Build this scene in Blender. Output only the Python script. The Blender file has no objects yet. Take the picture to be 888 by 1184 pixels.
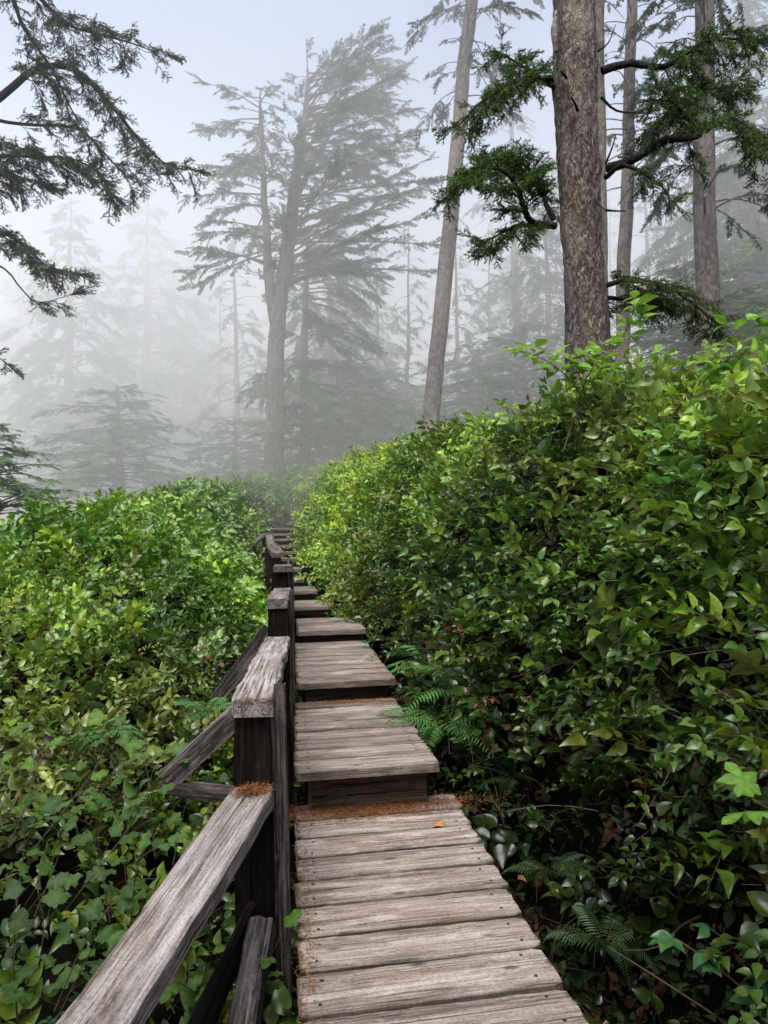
import bpy, math, random
import numpy as np
from mathutils import Vector, Matrix

R = math.radians
rng = np.random.default_rng(7)
random.seed(7)
SC = bpy.context.scene
COL = SC.collection

# ------------------------------------------------------------------ camera
YAW, PITCH, ROLL, FPX = R(7.0), R(2.35), R(1.2), 871.0
EYE = np.array([0.0, 0.0, 1.5])
_F = np.array([math.sin(YAW)*math.cos(PITCH), math.cos(YAW)*math.cos(PITCH), math.sin(PITCH)])
_Rt = np.array([math.cos(YAW), -math.sin(YAW), 0.0])
_Up = np.cross(_Rt, _F)
RT = _Rt*math.cos(ROLL) - _Up*math.sin(ROLL)
UP = _Up*math.cos(ROLL) + _Rt*math.sin(ROLL)

def at(px, py, Y):
    """point of the place that stands Y metres up the trail in the direction px, py of the photo"""
    d = _F*FPX + RT*(px-444.0) + UP*(592.0-py)
    return EYE + d*(Y/d[1])

cam_d = bpy.data.cameras.new('camera')
cam = bpy.data.objects.new('camera', cam_d)
COL.objects.link(cam)
cam_d.sensor_fit = 'HORIZONTAL'
cam_d.sensor_width = 36.0
cam_d.lens = 36.0*FPX/888.0
cam_d.clip_start = 0.05
cam_d.clip_end = 3000
cam.matrix_world = Matrix(((RT[0], UP[0], -_F[0], EYE[0]), (RT[1], UP[1], -_F[1], EYE[1]),
                           (RT[2], UP[2], -_F[2], EYE[2]), (0, 0, 0, 1)))
SC.camera = cam

# ------------------------------------------------------------------ mesh helpers
class MB:
    """collects triangles with a colour per vertex and links them as ONE mesh object"""
    def __init__(s):
        s.v, s.f, s.c, s.n = [], [], [], 0
    def add(s, V, F, C=(1, 1, 1)):
        V = np.asarray(V, dtype=np.float32).reshape(-1, 3)
        F = np.asarray(F, dtype=np.int32).reshape(-1, 3)
        C = np.asarray(C, dtype=np.float32)
        if C.ndim == 1:
            C = np.tile(C, (len(V), 1))
        s.v.append(V); s.f.append(F+s.n); s.c.append(C); s.n += len(V)
    def arrays(s):
        return np.concatenate(s.v), np.concatenate(s.f), np.concatenate(s.c)
    def mesh(s, name, m, smooth=True):
        V, F, C = s.arrays()
        me = bpy.data.meshes.new(name)
        me.vertices.add(len(V)); me.loops.add(len(F)*3); me.polygons.add(len(F))
        me.vertices.foreach_set('co', V.ravel())
        me.loops.foreach_set('vertex_index', F.ravel())
        me.polygons.foreach_set('loop_start', np.arange(0, len(F)*3, 3, dtype=np.int32))
        me.polygons.foreach_set('use_smooth', np.full(len(F), smooth))
        a = me.color_attributes.new('tint', 'FLOAT_COLOR', 'POINT')
        a.data.foreach_set('color', np.concatenate([C, np.ones((len(C), 1), np.float32)], 1).ravel())
        me.update()
        me.materials.append(m)
        return me
    def build(s, name, m, parent=None, smooth=True):
        return link(name, s.mesh(name, m, smooth), parent)

def link(name, me, parent=None):
    o = bpy.data.objects.new(name, me)
    COL.objects.link(o)
    if parent is not None:
        o.parent = parent
    return o

def tag(o, label=None, cat=None, group=None, kind=None):
    if label: o['label'] = label
    if cat: o['category'] = cat
    if group: o['group'] = group
    if kind: o['kind'] = kind
    return o

def thing(name, label, cat, loc=(0, 0, 0), group=None, rz=0.0):
    o = bpy.data.objects.new(name, None)
    COL.objects.link(o)
    o.empty_display_size = 0.2
    o.location = tuple(loc)
    o.rotation_euler = (0, 0, rz)
    return tag(o, label, cat, group)

def tube(mb, pts, rad, n=6, col=(1, 1, 1), cap=True):
    pts = np.asarray(pts, float)
    k = len(pts)
    rad = np.broadcast_to(np.asarray(rad, float), (k,))
    T = np.gradient(pts, axis=0)
    T /= np.linalg.norm(T, axis=1)[:, None]+1e-9
    ref = np.array([0.03, 0.07, 1.0]) if abs(T[:, 2]).mean() < 0.8 else np.array([0, 1.0, 0.05])
    A = np.cross(T, ref); A /= np.linalg.norm(A, axis=1)[:, None]+1e-9
    B = np.cross(T, A)
    th = np.linspace(0, 2*np.pi, n, endpoint=False)
    V = pts[:, None]+rad[:, None, None]*(np.cos(th)[None, :, None]*A[:, None]+np.sin(th)[None, :, None]*B[:, None])
    F = []
    for i in range(k-1):
        for j in range(n):
            a, b = i*n+j, i*n+(j+1) % n
            F += [(a, b, b+n), (a, b+n, a+n)]
    V = V.reshape(-1, 3)
    if cap:
        V = np.vstack([V, pts[-1:]]); e = len(V)-1
        for j in range(n):
            F.append(((k-1)*n+j, (k-1)*n+(j+1) % n, e))
    mb.add(V, F, col)

def smooth_path(P, n=12):
    P = np.asarray(P, float)
    if len(P) < 3:
        t = np.linspace(0, 1, n)[:, None]
        return P[0]*(1-t)+P[-1]*t
    d = np.r_[0, np.cumsum(np.linalg.norm(np.diff(P, axis=0), axis=1))]
    Q = np.vstack([2*P[0]-P[1], P, 2*P[-1]-P[-2]])
    out = []
    for s in np.linspace(0, d[-1], n):
        i = min(max(np.searchsorted(d, s, side='right')-1, 0), len(P)-2)
        t = (s-d[i])/(d[i+1]-d[i]+1e-9)
        p0, p1, p2, p3 = Q[i], Q[i+1], Q[i+2], Q[i+3]
        out.append(0.5*((2*p1)+(-p0+p2)*t+(2*p0-5*p1+4*p2-p3)*t*t+(-p0+3*p1-3*p2+p3)*t**3))
    return np.array(out)

def wob(P, seed=0, comps=((0.7, 1.0), (1.7, .5), (3.9, .28))):
    """cheap smooth noise of points, about -1..1"""
    r = np.random.default_rng(seed)
    P = np.asarray(P, float)
    out = np.zeros(P.shape[0]); w = 0
    for f, a in comps:
        for _ in range(3):
            d = r.normal(size=P.shape[1]); d /= np.linalg.norm(d)
            out += a*np.sin(P@d*f*2+r.uniform(0, 6.28)); w += a
    return out/w*1.8

def frames(fw, up):
    """rotation matrices with local y along fw and local z near up"""
    fw = fw/(np.linalg.norm(fw, axis=1)[:, None]+1e-9)
    x = np.cross(fw, up); x /= np.linalg.norm(x, axis=1)[:, None]+1e-9
    z = np.cross(x, fw)
    return np.stack([x, fw, z], axis=2)

def scatter(mb, templates, pos, M, scale, tint):
    pick = rng.integers(0, len(templates), len(pos))
    for k, (V, F, C) in enumerate(templates):
        ix = np.nonzero(pick == k)[0]
        if not len(ix): continue
        P = np.einsum('nij,vj->nvi', M[ix], V)*scale[ix][:, None, None]+pos[ix][:, None]
        f = (F[None]+np.arange(len(ix))[:, None, None]*len(V)).reshape(-1, 3)
        c = (C[None]*tint[ix][:, None]).reshape(-1, 3)
        mb.add(P.reshape(-1, 3), f, c)

# ------------------------------------------------------------------ materials
def new_mat(name):
    m = bpy.data.materials.new(name); m.use_nodes = True
    nt = m.node_tree; nt.nodes.clear()
    out = nt.nodes.new('ShaderNodeOutputMaterial')
    b = nt.nodes.new('ShaderNodeBsdfPrincipled')
    nt.links.new(b.outputs[0], out.inputs[0])
    return m, nt, b, out

def N(nt, t, **kw):
    n = nt.nodes.new('ShaderNode'+t)
    for k, v in kw.items():
        if k.startswith('i_'):
            n.inputs[k[2:].replace('_', ' ')].default_value = v
        else:
            setattr(n, k, v)
    return n

def ramp(nt, src, stops):
    n = nt.nodes.new('ShaderNodeValToRGB')
    el = n.color_ramp.elements
    while len(el) < len(stops): el.new(0.5)
    for e, (p, c) in zip(el, stops):
        e.position = p
        e.color = (c, c, c, 1) if isinstance(c, (int, float)) else (*c, 1)
    nt.links.new(src, n.inputs[0])
    return n.outputs[0]

def mix(nt, fac, a, b, mode='MIX'):
    n = nt.nodes.new('ShaderNodeMix'); n.data_type = 'RGBA'; n.blend_type = mode
    for s, v in ((n.inputs[0], fac), (n.inputs[6], a), (n.inputs[7], b)):
        if hasattr(v, 'is_linked') or hasattr(v, 'links'): nt.links.new(v, s)
        elif isinstance(v, (int, float)): s.default_value = v
        else: s.default_value = (*v, 1)
    return n.outputs[2]

def bump(nt, b, h, strength, dist=0.01, prev=None):
    n = nt.nodes.new('ShaderNodeBump')
    n.inputs['Strength'].default_value = strength; n.inputs['Distance'].default_value = dist
    nt.links.new(h, n.inputs['Height'])
    if prev is not None: nt.links.new(prev, n.inputs['Normal'])
    if b is not None: nt.links.new(n.outputs[0], b.inputs['Normal'])
    return n.outputs[0]

def leaf_material(name, rough=0.38, trans=0.28, spec=0.5):
    m, nt, b, out = new_mat(name)
    a = N(nt, 'Attribute', attribute_name='tint')
    co = N(nt, 'TexCoord')
    nz = N(nt, 'TexNoise'); nz.inputs['Scale'].default_value = 35; nz.inputs['Detail'].default_value = 3
    nt.links.new(co.outputs['Object'], nz.inputs['Vector'])
    v = ramp(nt, nz.outputs[0], [(0.3, 0.72), (0.7, 1.25)])
    c = mix(nt, 1.0, a.outputs['Color'], v, 'MULTIPLY')
    nt.links.new(c, b.inputs['Base Color'])
    b.inputs['Roughness'].default_value = rough
    b.inputs['Specular IOR Level'].default_value = spec
    bump(nt, b, nz.outputs[0], 0.25, 0.004)
    t = N(nt, 'BsdfTranslucent'); nt.links.new(c, t.inputs['Color'])
    mx = N(nt, 'MixShader'); mx.inputs[0].default_value = trans
    nt.links.new(b.outputs[0], mx.inputs[1]); nt.links.new(t.outputs[0], mx.inputs[2])
    nt.links.new(mx.outputs[0], out.inputs[0])
    return m

def wood_material(name, dark, mid, light, moss=0.0, contrast=1.0, lichen=0.5, grain=1.0, warm=(0.2, 0.12, 0.075), warm_amt=0.35, crk=.75, hb=.7):
    """weathered softwood, grain along local x"""
    m, nt, b, out = new_mat(name)
    co = N(nt, 'TexCoord'); oi = N(nt, 'ObjectInfo')
    off = N(nt, 'VectorMath', operation='SCALE'); off.inputs[0].default_value = (37, 19, 53)
    nt.links.new(oi.outputs['Random'], off.inputs['Scale'])
    ad = N(nt, 'VectorMath', operation='ADD')
    nt.links.new(co.outputs['Object'], ad.inputs[0]); nt.links.new(off.outputs[0], ad.inputs[1])
    def noise(sc, scale, detail=4, rough=0.6, dist=0.0):
        mp = N(nt, 'Mapping'); mp.inputs['Scale'].default_value = sc
        nt.links.new(ad.outputs[0], mp.inputs[0])
        n = N(nt, 'TexNoise'); n.inputs['Scale'].default_value = scale; n.inputs['Detail'].default_value = detail
        n.inputs['Roughness'].default_value = rough; n.inputs['Distortion'].default_value = dist
        nt.links.new(mp.outputs[0], n.inputs['Vector'])
        return n.outputs[0]
    fine = noise((1.6, 85, 85), grain, 5, 0.72, 0.25)
    med = noise((1.3, 14, 14), grain, 4, 0.65, 0.5)
    big = noise((1.6, 3.5, 3.5), 1.3, 4, 0.6)
    patch = noise((3, 9, 9), 1.6, 6, 0.75)
    warmn = noise((1.1, 5, 5), 1.1, 3, 0.6)
    s = N(nt, 'Math', operation='ADD'); nt.links.new(fine, s.inputs[0]); nt.links.new(med, s.inputs[1])
    h = N(nt, 'Math', operation='MULTIPLY'); nt.links.new(s.outputs[0], h.inputs[0]); h.inputs[1].default_value = 0.5
    c = ramp(nt, h.outputs[0], [(0.5-0.13/contrast, dark), (0.5, mid), (0.5+0.13/contrast, light)])
    # warm brown streaks where the grey has worn off
    c = mix(nt, mix(nt, 1.0, ramp(nt, warmn, [(0.52, 0.0), (0.68, 1.0)]), (warm_amt,)*3, 'MULTIPLY'), c, warm)
    # pale silvery patches and lichen
    pf = mix(nt, 1.0, ramp(nt, patch, [(0.52, 0.0), (0.6, 1.0)]), (lichen,)*3, 'MULTIPLY')
    c = mix(nt, pf, c, tuple(min(1, x*1.25) for x in light))
    # damp dark stains
    c = mix(nt, ramp(nt, big, [(0.54, 0.0), (0.72, 0.6)]), c, dark)
    # knots
    mp = N(nt, 'Mapping'); mp.inputs['Scale'].default_value = (3.0, 7, 3)
    nt.links.new(ad.outputs[0], mp.inputs[0])
    vo = N(nt, 'TexVoronoi'); vo.inputs['Scale'].default_value = 1.0
    nt.links.new(mp.outputs[0], vo.inputs['Vector'])
    kn = ramp(nt, vo.outputs['Distance'], [(0.05, 0.85), (0.13, 0.0)])
    c = mix(nt, kn, c, dark)
    spk = noise((30, 40, 40), 3.0, 3, 0.7)
    c = mix(nt, 1.0, c, ramp(nt, spk, [(0.32, 0.6), (0.5, 1.0), (0.7, 1.15)]), 'MULTIPLY')
    # random plank to plank value
    rv = ramp(nt, oi.outputs['Random'], [(0.0, 0.72), (0.35, 1.0), (0.6, .86), (1.0, 1.15)])
    c = mix(nt, 1.0, c, rv, 'MULTIPLY')
    # black cracks along the grain
    crack = noise((0.7, 46, 46), 1.7*grain, 2, 0.5, 0.5)
    cf = ramp(nt, crack, [(0.33, 1.0), (0.38, 0.0)])
    c = mix(nt, mix(nt, 1.0, cf, (crk,)*3, 'MULTIPLY'), c, tuple(x*0.35 for x in dark))
    if moss:
        mo = noise((7, 9, 9), 2.0, 6, 0.75)
        at_ = N(nt, 'Attribute', attribute_name='tint')    # red channel: 1 inside, 0 at the mossy ends
        sp = N(nt, 'SeparateColor'); nt.links.new(at_.outputs['Color'], sp.inputs[0])
        sb = N(nt, 'Math', operation='SUBTRACT'); nt.links.new(mo, sb.inputs[0]); nt.links.new(sp.outputs[0], sb.inputs[1])
        mf = ramp(nt, sb.outputs[0], [(0.0, 0.0), (0.12, moss)])
        mc = mix(nt, mo, (0.05, 0.05, 0.015), (0.13, 0.06, 0.03))
        c = mix(nt, mf, c, mc)
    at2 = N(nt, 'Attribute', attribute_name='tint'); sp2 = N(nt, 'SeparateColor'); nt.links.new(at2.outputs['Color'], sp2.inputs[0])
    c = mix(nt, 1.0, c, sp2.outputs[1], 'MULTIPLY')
    nt.links.new(c, b.inputs['Base Color'])
    b.inputs['Roughness'].default_value = 0.85
    b.inputs['Specular IOR Level'].default_value = 0.2 if light[0] > .15 else .05
    h2 = N(nt, 'Math', operation='SUBTRACT'); nt.links.new(h.outputs[0], h2.inputs[0]); nt.links.new(cf, h2.inputs[1])
    bump(nt, b, h2.outputs[0], hb, 0.006)
    return m

M_PLANK = wood_material('weathered_plank_wood', (0.080, 0.058, 0.044), (0.31, 0.252, 0.212), (0.50, 0.445, 0.400), moss=0.9, contrast=1.0, lichen=0.35, grain=1.5, warm=(.20,.13,.08), warm_amt=.6, crk=.55, hb=.8)
M_CAP = wood_material('silvered_rail_wood', (0.055, 0.042, 0.036), (0.24, 0.207, 0.187), (0.43, 0.395, 0.375), moss=0.9, contrast=1.25, lichen=0.25, warm_amt=0.3, grain=1.3)
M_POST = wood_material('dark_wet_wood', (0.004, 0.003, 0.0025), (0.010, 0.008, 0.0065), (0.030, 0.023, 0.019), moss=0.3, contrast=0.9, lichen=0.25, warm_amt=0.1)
M_MID = wood_material('mossy_rail_wood', (0.03, 0.024, 0.02), (0.13, 0.11, 0.095), (0.28, 0.25, 0.23), moss=0.8, contrast=1.0, lichen=0.2, warm_amt=.5)
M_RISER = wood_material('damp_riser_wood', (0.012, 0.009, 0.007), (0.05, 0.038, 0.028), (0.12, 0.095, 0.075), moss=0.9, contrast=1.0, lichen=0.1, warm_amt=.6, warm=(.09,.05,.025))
M_SIDE = wood_material('worn_post_wood', (0.012, 0.010, 0.009), (0.045, 0.036, 0.032), (0.20, 0.175, 0.17), moss=0.4, contrast=1.1, lichen=0.35, warm_amt=0.1)

def bark_material(name, dark, mid, light, scale=1.0):
    m, nt, b, out = new_mat(name)
    co = N(nt, 'TexCoord')
    mp = N(nt, 'Mapping'); mp.inputs['Scale'].default_value = (1, 1, 0.42)
    nt.links.new(co.outputs['Object'], mp.inputs[0])
    n0 = N(nt, 'TexNoise'); n0.inputs['Scale'].default_value = 9*scale; n0.inputs['Detail'].default_value = 5
    nt.links.new(mp.outputs[0], n0.inputs['Vector'])
    w = mix(nt, 0.22, mp.outputs[0], n0.outputs['Color'])
    vo = N(nt, 'TexVoronoi', feature='F1'); vo.inputs['Scale'].default_value = 26*scale
    nt.links.new(w, vo.inputs['Vector'])
    n1 = N(nt, 'TexNoise'); n1.inputs['Scale'].default_value = 60*scale; n1.inputs['Detail'].default_value = 6
    n1.inputs['Roughness'].default_value = 0.75
    nt.links.new(mp.outputs[0], n1.inputs['Vector'])
    n2 = N(nt, 'TexNoise'); n2.inputs['Scale'].default_value = 2.2*scale; n2.inputs['Detail'].default_value = 4
    nt.links.new(mp.outputs[0], n2.inputs['Vector'])
    sp = N(nt, 'SeparateColor'); nt.links.new(vo.outputs['Color'], sp.inputs[0])
    c = ramp(nt, sp.outputs[0], [(0.0, mid), (0.5, mid), (1.0, light)])
    c = mix(nt, ramp(nt, vo.outputs['Distance'], [(0.25, 0.0), (0.75, 0.85)]), c, dark)
    c = mix(nt, ramp(nt, n1.outputs[0], [(0.35, 0.55), (0.6, 0.0)]), c, dark)
    c = mix(nt, ramp(nt, n2.outputs[0], [(0.5, 0.0), (0.7, 0.45)]), c, tuple(x*1.15 for x in light))
    nt.links.new(c, b.inputs['Base Color'])
    b.inputs['Roughness'].default_value = 0.9; b.inputs['Specular IOR Level'].default_value = 0.15
    inv = N(nt, 'Math', operation='SUBTRACT'); inv.inputs[0].default_value = 1; nt.links.new(vo.outputs['Distance'], inv.inputs[1])
    p = bump(nt, None, inv.outputs[0], 0.9, 0.02)
    bump(nt, b, n1.outputs[0], 0.6, 0.008, p)
    return m

M_BARK = bark_material('spruce_bark', (0.04, 0.03, 0.025), (0.21, 0.17, 0.15), (0.42, 0.36, 0.32), 1.15)
M_BARK_FAR = bark_material('pale_bark', (0.08, 0.062, 0.052), (0.21, 0.175, 0.155), (0.34, 0.29, 0.26), 0.7)
M_LIMB = bark_material('dark_limb_bark', (0.012, 0.010, 0.009), (0.035, 0.029, 0.025), (0.08, 0.068, 0.06), 1.6)

M_SALAL = leaf_material('salal_leaf', 0.30, 0.26, 0.6)
M_SOFT = leaf_material('soft_leaf', 0.55, 0.38, 0.35)
M_FERN = leaf_material('fern_frond', 0.5, 0.25, 0.4)
M_NEEDLE = leaf_material('spruce_needle', 0.6, 0.12, 0.3)
M_DEAD = leaf_material('dead_leaf', 0.7, 0.15, 0.2)

def soil_material(name, a, b_, scale):
    m, nt, b, out = new_mat(name)
    co = N(nt, 'TexCoord')
    n = N(nt, 'TexNoise'); n.inputs['Scale'].default_value = scale; n.inputs['Detail'].default_value = 8
    nt.links.new(co.outputs['Object'], n.inputs['Vector'])
    nt.links.new(ramp(nt, n.outputs[0], [(0.3, a), (0.7, b_)]), b.inputs['Base Color'])
    b.inputs['Roughness'].default_value = 0.95; b.inputs['Specular IOR Level'].default_value = 0.0
    bump(nt, b, n.outputs[0], 1.0, 0.05)
    return m
M_SOIL = soil_material('forest_soil', (0.002, 0.0025, 0.0015), (0.010, 0.009, 0.006), 9)

# ------------------------------------------------------------------ lie of the land
def interp(y, pts):
    a = np.array(pts, float)
    return np.interp(y, a[:, 0], a[:, 1])
ZP = [(-5, 0), (4.2, 0), (5, .16), (8, .38), (9.8, .54), (11, .7), (13, .95), (16, 1.33), (21.5, 2.10), (23, 2.75), (25, 3.45), (27, 3.75), (40, 4.0), (200, 4.0)]
XL = [(-5, 0), (6, 0), (9, .03), (10.4, -.05), (11.4, -.2), (12.5, -.35), (15, -.45), (18, -.45), (20.5, -.3), (22.5, -.1), (26, .1)]
XR = [(-5, .93), (4.3, .93), (4.6, .82), (9, .78), (10.2, .5), (11.4, .33), (12.5, .18), (15, .12), (18, .14), (20.5, .22), (22.5, .3), (26, .3)]
FL = [(-5, -.8), (0, -.75), (3, -.35), (5, .2), (7, .85), (9, 1.25), (11, 1.6), (14, 2.25), (20, 3.2), (27, 4.0), (40, 4.3), (300, 4.3)]
CAPX = [(-12, .9), (-5, 1.32), (-4, 1.40), (-2.6, 2.2), (-1.7, 3.0), (-0.9, 3.8), (0.5, 4.0), (3, 4.3)]
CRZ = [(-5, 1.3), (0, 1.6), (3.64, 2.02), (5.5, 2.42), (7.6, 2.60), (9.5, 2.72), (12.4, 2.95), (16, 3.2), (21, 3.6), (27, 4.0), (200, 4.1)]
CRX = [(-5, 2.5), (5, 2.4), (12, 2.2), (21, 1.9), (27, 1.4)]

def leafy(x, y, lumps=True):
    """height of the top of the greenery"""
    x = np.asarray(x, float); y = np.asarray(y, float)
    zp, xl, xr = interp(y, ZP), interp(y, XL), interp(y, XR)
    P = np.stack([x, y], 1)
    lump = (wob(P, 3, ((0.8, 1.0), (1.9, .7), (4.2, .3))) if lumps else 0)
    u = np.clip((xl-0.12-x)/1.7, 0, 1); su = u*u*(3-2*u)
    fl = np.minimum(interp(y, FL), interp(x, CAPX))
    low = zp-0.45+0.3*np.clip((y-6)/6, 0, 1)
    left = low+(fl-low)*su+lump*0.17*u*np.clip(y/9, .5, 1.0)
    gap = interp(y, [(-5, .5), (4, .42), (5.5, .12), (9, .05), (30, .0)])
    foot = zp-interp(y, [(-5, .85), (5, .8), (7, .35), (12, .2), (30, .1)])
    t = (x-xr-gap)/(interp(y, CRX)-xr-gap)
    crest = interp(y, CRZ)
    tc = np.clip(t, 0, 1)
    right = foot+(crest-foot)*(1-(1-tc)**2.0)+lump*0.16*np.clip(t*3, 0, 1)+np.maximum(t-1, 0)*0.12
    path = zp-0.85+0.6*np.clip((y-7)/6, 0, 1)
    over = np.clip((y-21.6)/1.2, 0, 1)
    path = path*(1-over)+(zp+0.25+lump*.15)*over
    return np.where(x < xl-0.12, left, np.where(x > xr+gap, right, path))

def make_ground():
    xs = np.concatenate([np.linspace(-900, -60, 12), np.linspace(-50, -9, 16), np.arange(-8, 7.01, 0.14), np.linspace(8, 50, 16), np.linspace(60, 900, 12)])
    ys = np.concatenate([np.linspace(-700, -20, 10), np.linspace(-12, -3, 6), np.arange(-2.5, 30, 0.2), np.linspace(31, 80, 20), np.linspace(100, 1500, 14)])
    X, Y = np.meshgrid(xs, ys)
    x, y = X.ravel(), Y.ravel()
    z = leafy(x, y, False)
    xl, xr = interp(y, XL), interp(y, XR)
    inpath = (x > xl-.12) & (x < xr+.02)
    z = z-np.where(inpath, 0.05, np.where(x > xr, 0.34, 0.42)*np.clip(1.0, 0, 1))
    # the wall of the right bank stands back behind its leaves
    z = np.where((x > xr) & (x < 3.2) & (y < 26), np.minimum(z, leafy(x-0.30, y, False)-0.1), z)
    z += wob(np.stack([x, y], 1), 5)*0.05
    mb = MB()
    nx = len(xs); F = []
    i, j = np.meshgrid(np.arange(len(ys)-1), np.arange(nx-1), indexing='ij')
    a = (i*nx+j).ravel()
    F = np.concatenate([np.stack([a, a+1, a+nx+1], 1), np.stack([a, a+nx+1, a+nx], 1)])
    mb.add(np.stack([x, y, z], 1), F)
    tag(mb.build('ground', M_SOIL), kind='structure')
make_ground()

# ------------------------------------------------------------------ leaf and twig templates
def ovate(L=1.0, W=0.55, curl=0.15, fold=0.12, tip=1.0, rows=4, col=(1, 1, 1)):
    """one leaf along +y with a fold down the midrib"""
    V = [(0, 0, 0)]; F = []
    ts = np.linspace(0, 1, rows+2)[1:-1]
    for t in ts:
        w = W/2*math.sin(math.pi*t**0.72)**0.85*(1-0.15*t)
        z = curl*(t-0.35)**2*-1.2
        V += [(-w, t*L, z+fold*w), (0, t*L, z-fold*w*.5), (w, t*L, z+fold*w)]
    V.append((0, L*tip, curl*-0.55))
    e = len(V)-1
    F += [(0, 2, 1), (0, 3, 2)]
    for k in range(rows-1):
        a = 1+3*k
        F += [(a, a+1, a+4), (a, a+4, a+3), (a+1, a+2, a+5), (a+1, a+5, a+4)]
    a = 1+3*(rows-1)
    F += [(a, a+1, e), (a+1, a+2, e)]
    return np.array(V, float), np.array(F), np.tile(np.array(col, float), (len(V), 1))

def lobed(L=1.0, lobes=5, depth=0.42, teeth=3, spread=R(135), col=(1, 1, 1)):
    """palmate leaf, base at origin, middle lobe along +y"""
    V = [(0, 0, 0), (0, 0.38*L, 0.02)]
    ang = np.linspace(-spread, spread, lobes)
    out = []
    for i, a in enumerate(ang):
        r = L*(1.0-0.32*abs(i-(lobes-1)/2)/((lobes-1)/2))
        half = (ang[1]-ang[0])/2
        for k, (da, rr) in enumerate(((-.62, .70), (-.35, .80), (-.2, .86), (0, 1.0), (.2, .86), (.35, .80), (.62, .70))):
            out.append((a+da*half, r*rr*(1.0 if k % 2 else 1.04)*0.62))
        if i < lobes-1:
            out.append((a+half, r*(1-depth)*0.62))
    for a, r in out:
        x, y = math.sin(a)*r, 0.38*L+math.cos(a)*r
        V.append((x, y, -0.45*(x*x+(y-.38*L)**2)/L+0.05*math.sin(a*7)))
    V = np.array(V); n = len(out)
    F = [(1, 2+k+1, 2+k) for k in range(n-1)]+[(1, 2, 0), (1, 0, 1+n)]
    C = np.tile(np.array(col, float), (len(V), 1))
    C[1] *= 1.3; C[0] *= .9
    for q_ in range(n): C[2+q_] *= (1.0, 1.12, .78, 1.25, .78, 1.12, 1.0, .6)[q_ % 8]
    return V, np.array(F), C

def rot_to(V, fw, up, s, p):
    M = frames(np.array([fw], float), np.array([up], float))[0]
    return (V@M.T)*s+np.asarray(p)

def salal_sprig(seed, n=8, rows=4, stem=True, L=0.29, leaf=0.088):
    r = np.random.default_rng(seed); mb = MB()
    k = 6
    t = np.linspace(0, 1, k)
    bend = r.normal(size=2)*0.18
    P = np.stack([bend[0]*t**2*L*2+0.012*np.sin(t*17+seed), t*L, bend[1]*t**2*L*2-0.2*L*t**2], 1)
    if stem:
        tube(mb, P, np.linspace(0.0026, 0.0012, k), 3, (0.9, 0.35, 0.45), cap=False)
    for i in range(n):
        tt = 0.22+0.78*(i+0.3*r.random())/n
        p = np.array([np.interp(tt, t, P[:, c]) for c in range(3)])
        side = 1 if i % 2 else -1
        a = R(58+r.normal()*14)*side*(1-0.6*(i == n-1))
        fw = np.array([math.sin(a), math.cos(a), 0.15+r.normal()*0.28])
        up = np.array([r.normal()*0.3, r.normal()*0.3, 1.0])
        V, F, C = ovate(1.0, 0.64+r.normal()*0.07, 0.25+r.random()*0.7, 0.25+.3*r.random(), rows=rows)
        s = leaf*(0.75+0.5*r.random())*(0.7 if i == n-1 else 1)
        c = 0.8+0.4*r.random()
        mb.add(rot_to(V, fw, up, s, p+fw*0.008), F, C*np.array([c*(0.9+.25*r.random()), c, c*.95]))
    return mb.arrays()

SALAL_NEAR = [salal_sprig(i) for i in range(7)]
def tri_sprig(seed):
    r = np.random.default_rng(seed); mb = MB()
    t = np.linspace(0, 1, 5); P = np.stack([.03*np.sin(t*4), t*.3, -.08*t*t], 1)
    tube(mb, P, np.linspace(.0025, .001, 5), 3, (.9, .5, .4), cap=False)
    for i in range(5):
        p = P[min(4, i)]+r.normal(size=3)*.01; sd = 1 if i % 2 else -1
        out = np.array([sd*.8, .6, .25+r.normal()*.2]); out /= np.linalg.norm(out)
        q = p+out*.06
        tube(mb, [p, q], [.0012, .0008], 3, (.9, .6, .4), cap=False)
        xx = np.cross(out, [0, 0, 1.0]); xx /= np.linalg.norm(xx)
        for b_, sc in ((0, 1), (R(70), .8), (-R(70), .8)):
            V, F, C = ovate(1, .6, .5, .2, rows=4); V = V.copy(); V[:, 0] *= 1+.13*np.sin(V[:, 1]*24)
            mb.add(rot_to(V, out*math.cos(b_)+xx*math.sin(b_)+[0, 0, -.25], (r.normal()*.2, -.1, 1), .062*sc, q), F, C*(.85+.3*r.random()))
    return mb.arrays()
SALAL_NEAR = SALAL_NEAR+[salal_sprig(60+i, 12, 3, True, .30, .045) for i in range(2)]+[tri_sprig(70), tri_sprig(71)]
SALAL_FAR = [salal_sprig(20+i, 9, 2, False, 0.34, 0.10) for i in range(5)]
FINE_FAR = [salal_sprig(40+i, 11, 2, False, 0.32, 0.075) for i in range(4)]

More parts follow.
